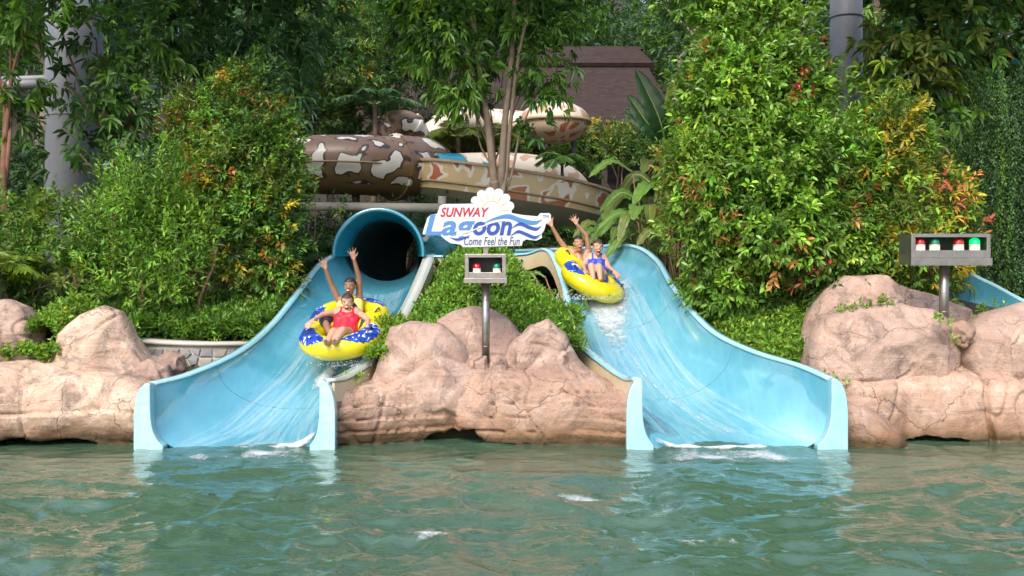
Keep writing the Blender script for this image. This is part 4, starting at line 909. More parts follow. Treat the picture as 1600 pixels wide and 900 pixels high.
def person(label, J, skin, head, hands, clothes, hair, female=False, hs=1.0):
    """J: joints in world coordinates; one remeshed body surface, clothes and hair as children"""
    J = {k: np.array(v, float) for k, v in J.items()}; B = []; kind = []
    def bone(a, b_, ra, rb, k): B.append((np.array(a, float), np.array(b_, float), ra, rb)); kind.append(k)
    wd = .92 if female else 1.0
    sL, sR, hL, hR = J['sL'], J['sR'], J['hL'], J['hR']; ms, mh = (sL + sR) / 2, (hL + hR) / 2
    inset = lambda a, b_, f: a + (b_ - a) * f
    bone(inset(sL, sR, .14), inset(sR, sL, .14), .078 * wd, .078 * wd, 'torso'); bone(hL, hR, .105, .105, 'torso')
    wl_, wr_ = inset(sL, hL, .58) * .82 + inset(ms, mh, .58) * .18, inset(sR, hR, .58) * .82 + inset(ms, mh, .58) * .18
    for s_, w_, h_ in ((sL, wl_, hL), (sR, wr_, hR)):
        bone(inset(s_, ms, .30) , w_, .09 * wd, .085 * wd, 'torso'); bone(w_, h_, .085 * wd, .10, 'torso')
    bone(inset(ms, mh, .12), mh, .105 * wd, .11, 'torso'); 
    hc, fw, upv = np.array(J['head'], float), nrm(head[0]), None
    upv = nrm(np.array(head[1], float) - np.dot(head[1], fw) * fw); rt = np.cross(fw, upv)
    chest_f = nrm(np.cross(sR - sL, mh - ms)); chest_f = chest_f if chest_f[1] < 0 else -chest_f
    if female:
        for s_ in (sL, sR):
            c0 = inset(inset(s_, ms, .42), mh, .30) + chest_f * .055; bone(c0, c0 - np.array([0, 0, .01]), .062, .06, 'torso')
    bone(inset(ms, mh, -.02), hc - upv * .05 - fw * .015, .052 * wd, .048 * wd, 'neck')
    for s_ in (sL, sR): bone(hc - upv * .11 * hs, inset(s_, ms, .3), .03, .045, 'neck')
    for s in 'LR':
        bone(J['s' + s], J['e' + s], .052 * wd, .040 * wd, 'arm'); bone(J['e' + s], J['w' + s], .041 * wd, .026 * wd, 'arm')
        bone(inset(J['s' + s], ms, .25), J['s' + s], .06 * wd, .055 * wd, 'arm')
        d, pn, th, spd, cu = hands[s]; 
        for q in hand_bones(J['w' + s], d, pn, th, spd, cu): bone(*q, 'hand')
        bone(J['h' + s], J['k' + s], .085, .060, 'leg'); bone(J['k' + s], J['a' + s], .060, .036, 'leg')
        if 't' + s in J: bone(J['a' + s], J['t' + s], .036, .026, 'foot')
    # head: cranium, face, jaw, nose, ears
    h_ = lambda f_, r_, u_: hc + (fw * f_ + rt * r_ + upv * u_) * hs
    for a, b_, ra, rb in ((h_(-.030, 0, .034), h_(.012, 0, .036), .078, .074), (h_(-.02, 0, .005), h_(.022, 0, -.012), .074, .066), (h_(.026, 0, -.045), h_(.034, 0, -.075), .058, .046),
                          (h_(.062, 0, -.105), h_(.05, 0, -.11), .024, .028), (h_(.082, 0, .008), h_(.102, 0, -.026), .009, .014),
                          (h_(-.01, -.074, .004), h_(-.005, -.072, -.03), .017, .012), (h_(-.01, .074, .004), h_(-.005, .072, -.03), .017, .012), (h_(.056, -.034, -.024), h_(.052, -.036, -.032), .026, .026), (h_(.056, .034, -.024), h_(.052, .036, -.032), .026, .026), (h_(.066, -.03, .026), h_(.066, .03, .026), .018, .018)):
        bone(a, b_, ra * hs, rb * hs, 'head')
    Vs, Fs, n = [], [], 0
    for (a, b_, ra, rb), k in zip(B, kind):
        L = np.linalg.norm(b_ - a); m = max(2, int(L / (min(ra, rb) * .3)) + 1); iv, fi = ico(3 if max(ra, rb) > .04 else 2)
        for t_ in np.linspace(0, 1, m):
            Vs.append(iv * (ra + (rb - ra) * t_) + a + (b_ - a) * t_); Fs.append(fi + n); n += len(iv)
    me = mesh_np('body', np.concatenate(Vs), np.concatenate(Fs)); ob = bpy.data.objects.new('tmp', me); COL.objects.link(ob)
    md = ob.modifiers.new('r', 'REMESH'); md.mode = 'VOXEL'; md.voxel_size = .0095
    sm_ = ob.modifiers.new('s', 'SMOOTH'); sm_.factor = .5; sm_.iterations = 4
    dg = bpy.context.evaluated_depsgraph_get(); body_me = bpy.data.meshes.new_from_object(ob.evaluated_get(dg)); bpy.data.objects.remove(ob)
    nV = len(body_me.vertices); co = np.empty(nV * 3, np.float32); body_me.vertices.foreach_get('co', co); co = co.reshape(-1, 3).astype(float)
    nv = np.empty(nV * 3, np.float32); body_me.vertex_normals.foreach_get('vector', nv); nv = nv.reshape(-1, 3)
    best = np.full(nV, 9.0); bk = np.zeros(nV, int)
    for q, (a, b_, ra, rb) in enumerate(B):
        ab = b_ - a; t_ = np.clip((co - a) @ ab / max(ab @ ab, 1e-9), 0, 1); d = np.linalg.norm(co - a - t_[:, None] * ab, axis=1) - (ra + (rb - ra) * t_)
        k = d < best; best[k] = d[k]; bk[k] = q
    kd = np.array(kind)[bk]; ax = mh - ms; al = (co - ms) @ ax / (ax @ ax); lat = np.abs((co - (ms + al[:, None] * ax)) @ nrm(sR - sL)) / (np.linalg.norm(sR - sL) / 2)
    thigh = np.zeros(nV)
    for s in 'LR':
        a, b_ = J['h' + s], J['k' + s]; ab = b_ - a; tt = (co - a) @ ab / (ab @ ab); thigh = np.maximum(thigh, np.where(kd == 'leg', 1 - tt, 0))
    root = thing('person', label, 'person', mh - np.array([0, 0, .1]))
    body_me.name = 'body'; body_me.materials.clear(); body = link('body', body_me, M[skin], root)
    pol = np.array([list(p.vertices) + [-1] * (4 - len(p.vertices)) for p in body_me.polygons])
    for nm, mat, fn, off in clothes:
        mask = fn(kd, al, lat, thigh); pm = np.all(np.where(pol >= 0, mask[np.maximum(pol, 0)], True), axis=1)
        fs = pol[pm]; used = np.unique(fs[fs >= 0]); mp_ = -np.ones(nV, int); mp_[used] = np.arange(len(used))
        Vc = co[used] + nv[used] * off; k = len(used); Vi = co[used] + nv[used] * .001
        fl = [tuple(mp_[v] for v in f if v >= 0) for f in fs]
        me = mesh(nm, np.concatenate([Vc, Vi]), fl + [tuple(v + k for v in f[::-1]) for f in fl]); link(nm, me, M[mat], body)
    # face
    def blob(c, sc, mat, nm, par):
        iv, fi = ico(3); V = c + (iv[:, 0:1] * fw * sc[0] + iv[:, 1:2] * rt * sc[1] + iv[:, 2:3] * upv * sc[2]) * hs; return link(nm, mesh_np(nm, V, fi), M[mat], par)
    for s_ in (-1, 1):
        e = blob(h_(.074, s_ * .029, .004), (.012, .013, .006), 'eye', 'eye', body)
        blob(h_(.083, s_ * .029, .004), (.005, .0055, .0055), 'pupil', 'pupil', body)
        blob(h_(.084, s_ * .031, .022), (.005, .014, .003), hair[0], 'eyebrow', body)
    blob(h_(.080, 0, -.066), (.016, .030, .026), 'lips', 'lips', body); blob(h_(.087, 0, -.066), (.013, .023, .019), 'mouth', 'mouth', body)
    blob(h_(.095, 0, -.054), (.008, .019, .006), 'eye', 'teeth', body)
    # hair: cap from the cranium, hairline at the forehead
    iv, fi = ico(4); p_ = iv.copy(); keep = (iv[:, 2] > .34 - .55 * np.clip(-iv[:, 0] + .25, 0, 1) * 1.7 + .12 * np.abs(iv[:, 1]) * 0)
    keep |= (iv[:, 0] < -.25) & (iv[:, 2] > hair[1]); keep |= (np.abs(iv[:, 1]) > .72) & (iv[:, 0] < .42) & (iv[:, 2] > hair[1] - .12)
    rad = 1.0 + .07 * fbm(iv * np.array([3, 3, 1.2]), 4, 3.2, len(label)); V = hc + ((iv[:, 0:1] * .108 - .006) * fw + iv[:, 1:2] * .1 * rt + (iv[:, 2:3] * .112 + .018) * upv) * rad[:, None] * hs
    V = h_(-.008, 0, .022) + (iv[:, 0:1] * .110 * fw + iv[:, 1:2] * .084 * rt + iv[:, 2:3] * .104 * upv) * rad[:, None] * hs
    fk = fi[np.all(keep[fi], axis=1)]; used = np.unique(fk); mp_ = -np.ones(len(V), int); mp_[used] = np.arange(len(used)); k = len(used)
    Vi = h_(-.008, 0, .022) + (V[used] - h_(-.008, 0, .022)) * .86
    link('hair', mesh('hair', np.concatenate([V[used], Vi]), [tuple(mp_[f]) for f in fk] + [tuple(mp_[f[::-1]] + k) for f in fk]), M[hair[0]], body)
    if len(hair) > 2: MB().tube(catmull([np.array(q) for q in hair[2](h_)], 16), np.interp(np.linspace(0, 1, 16), [0, .2, .7, 1], [.022, .034, .026, .008]) * hs, 10).build('ponytail', M[hair[0]], body, True)
    return root
vest = lambda kd, al, lat, th: (kd == 'torso') & (al > .06) | ((kd == 'neck') | (kd == 'arm')) & (al > -.08) & (al < .4) & (lat > .35) & (lat < .82)
suit = lambda kd, al, lat, th: ((kd == 'torso') & ((al > .22) | ((lat > .42) & (lat < .66) & (al > -.1)))) | ((kd == 'neck') & (al > -.08) & (lat > .42) & (lat < .66)) | ((kd == 'leg') & (th > .86))
toptop = lambda kd, al, lat, th: (kd == 'torso') & (al > .16) & (al < .62) | ((kd == 'torso') | (kd == 'neck')) & (al > -.1) & (lat > .4) & (lat < .68) & (al < .3)
shorts = lambda kd, al, lat, th: ((kd == 'torso') & (al > .86)) | ((kd == 'leg') & (th > .35))
briefs = lambda kd, al, lat, th: ((kd == 'torso') & (al > .82)) | ((kd == 'leg') & (th > .84))
# woman in red, front seat of the left raft
person('woman in a red swimsuit gripping the raft, sitting in front on the left slide',
       dict(head=P(543, 472, 13.18), sL=P(561, 489, 13.22), sR=P(526, 487, 13.22), hL=P(545, 521, 12.98), hR=P(530, 521, 12.98),
            eL=P(575, 500, 13.05), wL=P(574, 511, 12.83), eR=P(503, 492, 13.05), wR=P(489, 500, 12.85),
            kL=P(535, 517, 12.62), kR=P(521, 519, 12.62), aL=P(522, 536, 12.34), aR=P(510, 537, 12.36), tL=P(521, 530, 12.20), tR=P(507, 531, 12.22)),
       'skin_light', ((0.02, -1, -.08), (0, -.1, 1)), dict(L=((-.1, -.6, -.55), (0, .5, -1), -1, .12, .5), R=((-.35, -.6, -.4), (0, .5, -1), 1, .12, .5)),
       [('swimsuit', 'suit_red', suit, .007)], ('hair_b', -.1, lambda h_: [h_(-.08, 0, .03), h_(-.10, -.04, -.02), h_(-.05, -.10, -.08), h_(.0, -.11, -.15), h_(.03, -.10, -.21)]), True, 1.04)
person('man in a yellow vest with both arms raised behind the woman in red',
       dict(head=P(547, 447, 13.62), sL=P(562, 470, 13.74), sR=P(531, 472, 13.74), hL=P(556, 508, 13.5), hR=P(540, 508, 13.5),
            eL=P(561, 434, 13.70), wL=P(553, 405, 13.62), eR=P(518, 445, 13.70), wR=P(509, 420, 13.62),
            kL=P(571, 505, 13.12), kR=P(506, 500, 13.12), aL=P(563, 524, 12.88), aR=P(515, 520, 12.88)),
       'skin_brown', ((-.12, -1, -.02), (0, .05, 1)), dict(L=((-.25, 0, 1), (0, -1, 0), 1, .38, .12), R=((-.2, 0, 1), (0, -1, 0), -1, .38, .12)),
       [('vest', 'vest_yellow', vest, .009), ('shorts', 'shorts', shorts, .012)], ('hair', .1), False, 1.04)
person('shirtless dark-haired man with both arms raised on the right raft',
       dict(head=P(904, 380, 15.72), sL=P(921, 397, 15.82), sR=P(888, 394, 15.86), hL=P(915, 436, 15.65), hR=P(899, 433, 15.7),
            eL=P(916, 368, 15.75), wL=P(901, 350, 15.68), eR=P(872, 372, 15.8), wR=P(862, 353, 15.72),
            kL=P(930, 424, 15.3), kR=P(905, 424, 15.3), aL=P(931, 443, 15.1), aR=P(912, 444, 15.1)),
       'skin_tan', ((.10, -1, .05), (-.05, .05, 1)), dict(L=((-.55, 0, 1), (0, -1, 0), 1, .38, .12), R=((-.25, 0, 1), (0, -1, 0), -1, .38, .12)),
       [('shorts', 'shorts', shorts, .012)], ('hair', .0), False, 1.04)
person('woman in a blue swim top sitting in front on the right raft',
       dict(head=P(934, 386, 15.38), sL=P(945, 403, 15.45), sR=P(919, 402, 15.45), hL=P(940, 438, 15.28), hR=P(926, 437, 15.28),
            eL=P(951, 417, 15.3), wL=P(960, 424, 15.1), eR=P(912, 415, 15.35), wR=P(914, 423, 15.1),
            kL=P(936, 417, 14.95), kR=P(924, 416, 14.95), aL=P(938, 436, 14.78), aR=P(927, 436, 14.78)),
       'skin_light', ((.12, -1, -.02), (.05, -.02, 1)), dict(L=((.35, -.6, -.4), (0, .4, -1), -1, .12, .5), R=((-.2, -.6, -.4), (0, .4, -1), 1, .12, .5)),
       [('swim_top', 'suit_blue', toptop, .008), ('swim_bottom', 'suit_blue', briefs, .008)], ('hair_b', -.05, lambda h_: [h_(-.09, 0, .04), h_(-.12, 0, .0), h_(-.12, -.01, -.06), h_(-.10, -.02, -.13)]), True, 1.04)
# spray drops around the rafts
def spray(label, c, sp_, n, seed):
    r = np.random.default_rng(seed); iv, fi = ico(1); Vs, Fs = [], []
    for k in range(n):
        p = np.array(c) + r.normal(0, 1, 3) * np.array(sp_); p[2] = abs(p[2] - c[2]) * .9 + c[2]; rad = r.uniform(.002, .007); Vs.append(iv * rad + p); Fs.append(fi + len(iv) * k)
    tag(link('water_spray', mesh_np('water_spray', np.concatenate(Vs), np.concatenate(Fs)), M['foam_drop']), label, 'spray', kind='stuff')
M['foam_drop'] = plain('water_drop', (.80, .85, .87), .15, 0, .02)
spray('loose white drops flying under the raft on the right slide', P(918, 468, 14.75), (.28, .12, .06), 420, 1)
spray('loose white drops under the raft on the left slide', P(545, 572, 12.7), (.2, .10, .05), 260, 2)
# ================================================================ foliage
def leaf_mesh(name, Pb, D, Nn, L, W, Cc, droop=0.0, detail=1):
    """vectorised leaves: base Pb, direction D, blade normal Nn, length L, width W, colour Cc"""
    n = len(Pb); D = nrm(D); Sd = nrm(np.cross(D, Nn)); Nn = np.cross(Sd, D); L = np.broadcast_to(L, (n,))[:, None]; W = np.broadcast_to(W, (n,))[:, None]
    dn = np.array([0, 0, -1.0]) * droop * L
    if detail == 1:
        l = Pb + D * L * .45 - Sd * W * .5 + Nn * W * .16; r_ = Pb + D * L * .45 + Sd * W * .5 + Nn * W * .16; t_ = Pb + D * L + dn * .5
        V = np.stack([Pb, l, t_, r_], 1); f = np.array([[0, 2, 1], [0, 3, 2]]); k = 4
    else:
        l1 = Pb + D * L * .28 - Sd * W * .42 + Nn * W * .14; r1 = Pb + D * L * .28 + Sd * W * .42 + Nn * W * .14
        l2 = Pb + D * L * .66 - Sd * W * .44 + Nn * W * .14 + dn * .3; r2 = Pb + D * L * .66 + Sd * W * .44 + Nn * W * .14 + dn * .3
        t_ = Pb + D * L + dn
        V = np.stack([Pb, l1, l2, t_, r2, r1], 1); f = np.array([[0, 2, 1], [0, 3, 2], [0, 4, 3], [0, 5, 4]]); k = 6
    F_ = (f[None] + (np.arange(n) * k)[:, None, None]).reshape(-1, 3)
    me = bpy.data.meshes.new(name); V = V.reshape(-1, 3).astype(np.float32)
    me.vertices.add(len(V)); me.vertices.foreach_set('co', V.ravel()); me.loops.add(F_.size); me.loops.foreach_set('vertex_index', F_.astype(np.int32).ravel())
    me.polygons.add(len(F_)); me.polygons.foreach_set('loop_start', np.arange(0, F_.size, 3, dtype=np.int32)); me.update(calc_edges=True)
    ca = me.color_attributes.new('Col', 'FLOAT_COLOR', 'POINT'); cc = np.repeat(np.concatenate([np.clip(Cc, 0, 1), np.ones((n, 1))], 1), k, axis=0).astype(np.float32); ca.data.foreach_set('color', cc.ravel())
    return me
def sprays(Pt, Dt, k, L, W, base_cols, r, tl=.16, spread=.9, droop=.15, var=.22, jitter=.25, fwd=.55):
    """k leaves spiralling round each twig"""
    n = len(Pt); Dt = nrm(Dt); ref = np.where(np.abs(Dt[:, 2:3]) < .9, np.array([[0, 0, 1.0]]), np.array([[1.0, 0, 0]])); u = nrm(np.cross(Dt, ref)); v = np.cross(Dt, u)
    i = np.arange(k)[None, :]; ang = i * 2.39996 + r.uniform(0, 6.28, (n, 1)) + r.normal(0, .3, (n, k)); pos = (i / k) * tl * r.uniform(.7, 1.3, (n, 1))
    rad = np.cos(ang)[..., None] * u[:, None] + np.sin(ang)[..., None] * v[:, None]
    f_ = fwd + .5 * (i / k)
    D = nrm(Dt[:, None] * f_[..., None] + rad * spread * (1 - .35 * (i / k))[..., None] + np.array([0, 0, -1.0]) * droop + r.normal(0, jitter, (n, k, 3)))
    Pb = Pt[:, None] + Dt[:, None] * pos[..., None] + rad * .01
    Nn = nrm(Dt[:, None] * .7 + np.array([0, 0, .6]) + r.normal(0, .3, (n, k, 3)))
    c = base_cols[:, None, :] * (1 + r.normal(0, var, (n, k, 1))) * (1 + r.normal(0, .07, (n, k, 3)))
    Ls = L * r.uniform(.65, 1.2, (n, k)); return Pb.reshape(-1, 3), D.reshape(-1, 3), Nn.reshape(-1, 3), Ls.ravel(), (Ls * W / L).ravel(), c.reshape(-1, 3)
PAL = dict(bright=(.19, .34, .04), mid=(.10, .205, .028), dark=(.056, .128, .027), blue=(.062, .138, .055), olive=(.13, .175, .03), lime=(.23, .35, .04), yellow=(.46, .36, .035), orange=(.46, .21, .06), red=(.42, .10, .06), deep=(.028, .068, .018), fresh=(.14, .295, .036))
def crown_data(lobes, dens, r, palette, clump_r=.24, twigs=7, k=8, L=.12, W=.045, up=.35, droop=.15, tl=.15, gap=.35, seed=0, spread=.9, back=.45, var=.2, mask=None):
    """lobes: (x,y,z,rx,ry,rz); clumps near each lobe's surface, twigs in every clump, leaves round every twig"""
    Pt, Dt, Ct = [], [], []; names = list(palette); wts = np.array([palette[q] for q in names], float); wts /= wts.sum(); cols = np.array([PAL[q] for q in names])
    for li, (x, y, z, rx, ry, rz) in enumerate(lobes):
        area = 4 * math.pi * ((rx * ry) ** 1.6 + (rx * rz) ** 1.6 + (ry * rz) ** 1.6) ** (1 / 1.6) / 3 ** (1 / 1.6)
        n = max(4, int(area * dens)); d = nrm(r.normal(0, 1, (n * 2, 3))); keep = (d[:, 1] < .35) | (r.random(len(d)) < back); d = d[keep][:n]
        lump = fbm(d * 1.0 + li * 3.7, 3, 2.1, seed + li); d = d[lump > -gap * r.uniform(.4, 1.3, len(d))]; lump = fbm(d + li * 3.7, 3, 2.1, seed + li)
        rf = (.86 + .30 * lump) * (1 - .42 * r.random(len(d)) ** 2.2)
        cc = np.array([x, y, z]) + d * np.array([rx, ry, rz]) * rf[:, None]
        if mask is not None: mk = mask(cc); cc, d = cc[mk], d[mk]
        m = len(cc); ci = r.choice(len(names), m, p=wts); cb = cols[ci] * (1 + r.normal(0, var, (m, 1)))
        off = r.normal(0, 1, (m, twigs, 3)) * clump_r * .62
        pt = cc[:, None] + off; dt = nrm(d[:, None] * .7 + nrm(off) * .55 + np.array([0, 0, up]) + r.normal(0, .25, (m, twigs, 3)))
        Pt.append(pt.reshape(-1, 3)); Dt.append(dt.reshape(-1, 3)); Ct.append(np.repeat(cb, twigs, 0))
    Pt, Dt, Ct = np.concatenate(Pt), np.concatenate(Dt), np.concatenate(Ct)
    return sprays(Pt, Dt, k, L, W, Ct, r, tl, spread, droop)
def pxlobe(px, py, Y, rx, ry, dep=None):
    """lobe given by its place and half-size in the photo, at depth Y"""
    p = P(px, py, Y); s = Y / F; return (p[0], Y, p[2], rx * s, (dep if dep is not None else (rx + ry) / 2 * s * .8), ry * s)
def limb_path(a, b_, r, wob=.08, n=8, sag=0.0):
    a, b_ = np.array(a, float), np.array(b_, float); L = np.linalg.norm(b_ - a); pts = np.linspace(a, b_, n); pts[1:-1] += r.normal(0, wob * L / 3, (n - 2, 3)) * np.array([1, 1, .4]); pts[:, 2] += sag * L * np.sin(np.linspace(0, math.pi, n)); return catmull(pts, n * 3)
def tree(name, label, base, lobes, palette, dens=3.0, seed=0, stems=1, r0=.10, bark='bark', cat='tree', group=None, leafmat='leaf', detail=1, stem_spread=.25, extra=None, trunk_top=None, **kw):
    r = np.random.default_rng(seed); bx, by = base; bz = float(gz(bx, by)) - .15
    root = thing(name, label, cat, (bx, by, bz), group); lob = np.array(lobes); cen = np.average(lob[:, :3], axis=0, weights=lob[:, 3] * lob[:, 5])
    topz = trunk_top if trunk_top is not None else cen[2]
    for s in range(stems):
        ox, oy = (r.normal(0, stem_spread), r.normal(0, stem_spread * .6)) if stems > 1 else (0, 0)
        tip = np.array([cen[0] * .6 + bx * .4 + ox * 1.6, cen[1] * .5 + by * .5 + oy, topz + (r.uniform(-.3, .3) if stems > 1 else 0)])
        pth = limb_path((bx + ox, by + oy, bz), tip, r, .05, 7); b = MB().tube(pth, np.linspace(r0, r0 * .45, len(pth)), 10)
        tr = b.build('trunk', M[bark], root, True)
        if s == 0 or stems <= 2:
            for li, l in enumerate(lobes):
                fr = r.uniform(.45, .95); st = pth[int(fr * (len(pth) - 1))]; lp = limb_path(st, l[:3], r, .10, 5, .05)
                MB().tube(lp, np.linspace(r0 * .5, r0 * .14, len(lp)), 7).build('branch', M[bark], tr, True)
    Dl = crown_data(lobes, dens, r, palette, seed=seed, **kw)
    if extra is not None:
        for (lb2, pal2, dn2, kw2) in extra: E = crown_data(lb2, dn2, r, pal2, seed=seed + 50, **{**kw, **kw2}); Dl = tuple(np.concatenate([a, b_]) for a, b_ in zip(Dl, E))
    me = leaf_mesh('crown', *Dl, droop=kw.get('droop', .15), detail=detail); link('crown', me, M[leafmat], root, False)
    return root
def shade_crown(*l): return [pxlobe(a, b_, Y, 120, 100, 1.4) for a, b_, Y in l]   # unseen crown lobes above the frame, added to shade the trees behind
def X_(px, Y): return (px - 800) * Y / F
nleaf = 0
# ---------------------------------------------------------------- right side
tree('leafy_tree', 'big bright green bush tree with fine glossy leaves right of the right slide', (X_(1190, 14.8), 14.8),
     [pxlobe(1170, 60, 14.9, 90, 85), pxlobe(1150, 150, 14.7, 105, 80), pxlobe(1235, 140, 14.9, 55, 80), pxlobe(1180, 250, 14.4, 120, 85), pxlobe(1275, 290, 14.4, 85, 95), pxlobe(1210, 350, 14.2, 105, 80),
      pxlobe(1110, 330, 14.4, 60, 75), pxlobe(1140, 430, 14.3, 60, 55), pxlobe(1290, 390, 14.2, 70, 55), pxlobe(1120, -40, 15.2, 90, 70), pxlobe(1215, -40, 15.3, 60, 70)],
     dict(bright=5, fresh=4, lime=1.1, mid=3.6, red=.14, orange=.08), dens=10, seed=101, stems=5, r0=.05, bark='bark_red', stem_spread=.35, leafmat='leaf_gloss', detail=2, L=.115, W=.052, clump_r=.25, twigs=11, k=8, gap=.3, var=.27,
     trunk_top=2.6)
tree('ixora_shrub', 'slim shrub column with salmon-orange young leaves at the left of the big green bush', (X_(1128, 14.4), 14.4),
     [pxlobe(1102, 260, 13.95, 30, 50), pxlobe(1108, 330, 13.9, 28, 50), pxlobe(1075, 250, 14.1, 34, 40), pxlobe(1112, 390, 14.3, 32, 45), pxlobe(1140, 445, 14.4, 34, 36), pxlobe(1065, 290, 14.2, 25, 40)],
     dict(orange=2.2, lime=2.2, bright=4, mid=2), dens=16, seed=102, stems=2, r0=.03, bark='bark_red', stem_spread=.1, detail=2, L=.10, W=.034, clump_r=.15, twigs=6, k=7, cat='shrub', trunk_top=1.9)
tree('ixora_shrub', 'broad shrub with yellow and orange young leaves behind the four-lamp signal', (X_(1420, 14.6), 14.6),
     [pxlobe(1400, 200, 14.6, 55, 50), pxlobe(1385, 270, 14.5, 65, 60), pxlobe(1450, 310, 14.4, 70, 55), pxlobe(1360, 370, 14.3, 75, 65), pxlobe(1440, 400, 14.2, 75, 65), pxlobe(1500, 370, 14.4, 35, 50), pxlobe(1340, 440, 14.2, 60, 45), pxlobe(1400, 240, 14.7, 60, 50)],
     dict(yellow=1.5, lime=2, orange=.55, olive=2, mid=3.5, bright=2.6, red=.15), dens=14, seed=103, stems=4, r0=.04, bark='bark_red', stem_spread=.3, detail=2, L=.115, W=.042, clump_r=.18, twigs=6, k=7, cat='shrub', trunk_top=2.2)
tree('leafy_tree', 'green shrub with red leaf tips between the big bush and the yellow shrub', (X_(1320, 14.2), 14.2),
     [pxlobe(1330, 300, 14.5, 55, 60), pxlobe(1310, 360, 14.2, 60, 50), pxlobe(1300, 430, 14.0, 55, 45)], dict(mid=3, bright=2, dark=2, red=.6, orange=.35), dens=14, seed=104, stems=3, r0=.03, bark='bark_red', stem_spread=.2, detail=2, L=.12, W=.045, clump_r=.18, twigs=6, k=7, trunk_top=2.0)
tree('broadleaf_tree', 'tall tree with drooping rosettes of long leaves at top right', (X_(1425, 17.5), 17.5),
     [pxlobe(1420, 40, 17.0, 70, 60), pxlobe(1470, 90, 16.6, 75, 60), pxlobe(1405, 130, 16.8, 60, 55), pxlobe(1450, 190, 16.3, 70, 45), pxlobe(1520, 30, 17.2, 80, 50), pxlobe(1580, 50, 16.8, 60, 50), pxlobe(1460, -50, 17.2, 110, 60), pxlobe(1395, 70, 17.4, 45, 60)],
     dict(olive=4, mid=3.5, dark=4, lime=.5, yellow=.3), dens=5.0, seed=105, extra=[(shade_crown((1400, -170, 15.4), (1540, -170, 15.2), (1290, -190, 16)), dict(dark=1), 6, dict(twigs=5))], r0=.16, detail=2, L=.24, W=.085, clump_r=.26, twigs=3, k=9, tl=.07, droop=.35, spread=1.15, gap=.1, up=.2, trunk_top=6.5)
tree('broadleaf_tree', 'leaning thick-trunked tree at the top right corner', (X_(1640, 17.0), 17.0), [pxlobe(1600, 20, 16.8, 55, 45), pxlobe(1660, 60, 17, 70, 60), pxlobe(1640, 130, 17, 50, 40)],
     dict(mid=3, olive=3, dark=2, lime=.6), dens=4.5, seed=106, r0=.28, bark='bark_red', detail=2, L=.22, W=.085, clump_r=.25, twigs=3, k=9, tl=.07, droop=.3, spread=1.1, trunk_top=6.0)
# vine curtain
def curtain(label, px0, px1, pt0, pt1, pb, Y, n, seed):
    r = np.random.default_rng(seed); root = thing('vine_curtain', label, 'vine', P((px0 + px1) / 2, pb, Y)); Pb, Dt, Ct = [], [], []
    cols = np.array([PAL['dark'], PAL['blue'], PAL['deep'], PAL['mid']])
    x0, x1 = P(px0, 0, Y)[0], P(px1, 0, Y)[0]
    for k in range(n):
        u = np.clip((r.integers(0, 20) + .5) / 20 + r.normal(0, .008), 0, 1) if r.random() < .9 else r.random(); x = x0 + (x1 - x0) * u; zt = P(0, pt0 + (pt1 - pt0) * u, Y)[2] + r.normal(0, .15) + .45 * math.sin(int(u * 20) * 2.7) * .6 + .25 * math.sin(int(u * 20) * 5.1); zb = P(0, pb, Y)[2] + r.uniform(-.1, 1.0) * (1 if r.random() < .4 else .25)
        yy = Y + r.uniform(-.2, .4) - .35 * math.sin(u * 3.1) - .3 * math.cos(u * 20 * 2 * math.pi + math.pi); m = int(max(4, (zt - zb) / .075)); zz = np.linspace(zt, zb, m); xx = x + .05 * np.sin(zz * 2.2 + k) + r.normal(0, .02, m)
        bul = .25 * np.sin(np.clip((zt - zz) / 1.2, 0, 1) * math.pi / 2)
        Pb.append(np.stack([xx, yy - bul + r.normal(0, .03, m), zz], -1)); Dt.append(np.stack([r.normal(0, .4, m), -.5 + r.normal(0, .3, m), -np.ones(m)], -1)); Ct.append(cols[r.integers(0, 4)][None] * r.uniform(.6, 1.5) * (1 + .25 * np.sin(zz * 3 + u * 40))[:, None])
    Dl = sprays(np.concatenate(Pb), np.concatenate(Dt), 4, .062, .026, np.concatenate(Ct), r, .08, .9, .5)
    link('leaf_strands', leaf_mesh('leaf_strands', *Dl), M['leaf'], root, False)['kind'] = 'stuff'
    b = MB(); 
    for u in np.linspace(.05, .95, 7): x = x0 + (x1 - x0) * u; b.tube([(x, Y + .3, float(gz(x, Y + .3)) - .2), (x + .1, Y + .25, 3.2), (x, Y + .2, P(0, pt0 + (pt1 - pt0) * u, Y)[2])], .03, 6)
    b.build('woody_stems', M['bark'], root, True)['kind'] = 'stuff'
curtain('curtain of hanging dark green creeper at the right edge', 1468, 1690, 175, 90, 462, 16.6, 480, 7)
# ---------------------------------------------------------------- left side
tree('leafy_tree', 'dense columnar shrub with golden leaf tips just left of the left slide', (X_(385, 15.0), 15.0),
     [pxlobe(370, 190, 15.2, 60, 50), pxlobe(400, 250, 15.0, 62, 60), pxlobe(350, 290, 14.9, 55, 65), pxlobe(415, 330, 14.8, 48, 65), pxlobe(350, 380, 14.8, 55, 60), pxlobe(410, 410, 14.7, 42, 55), pxlobe(330, 230, 15.3, 50, 60), pxlobe(390, 140, 15.4, 45, 40), pxlobe(430, 215, 15.1, 34, 45), pxlobe(438, 290, 14.9, 28, 60), pxlobe(436, 390, 14.8, 26, 60), pxlobe(310, 180, 15.4, 40, 50), pxlobe(300, 320, 15.0, 36, 60)],
     dict(mid=4, fresh=2.5, dark=2.5, yellow=.7, orange=.4, olive=1.5), dens=15, seed=201, stems=4, r0=.045, bark='bark_red', stem_spread=.25, detail=1, L=.095, W=.042, clump_r=.2, twigs=12, k=8, gap=.2, var=.27, trunk_top=2.4)
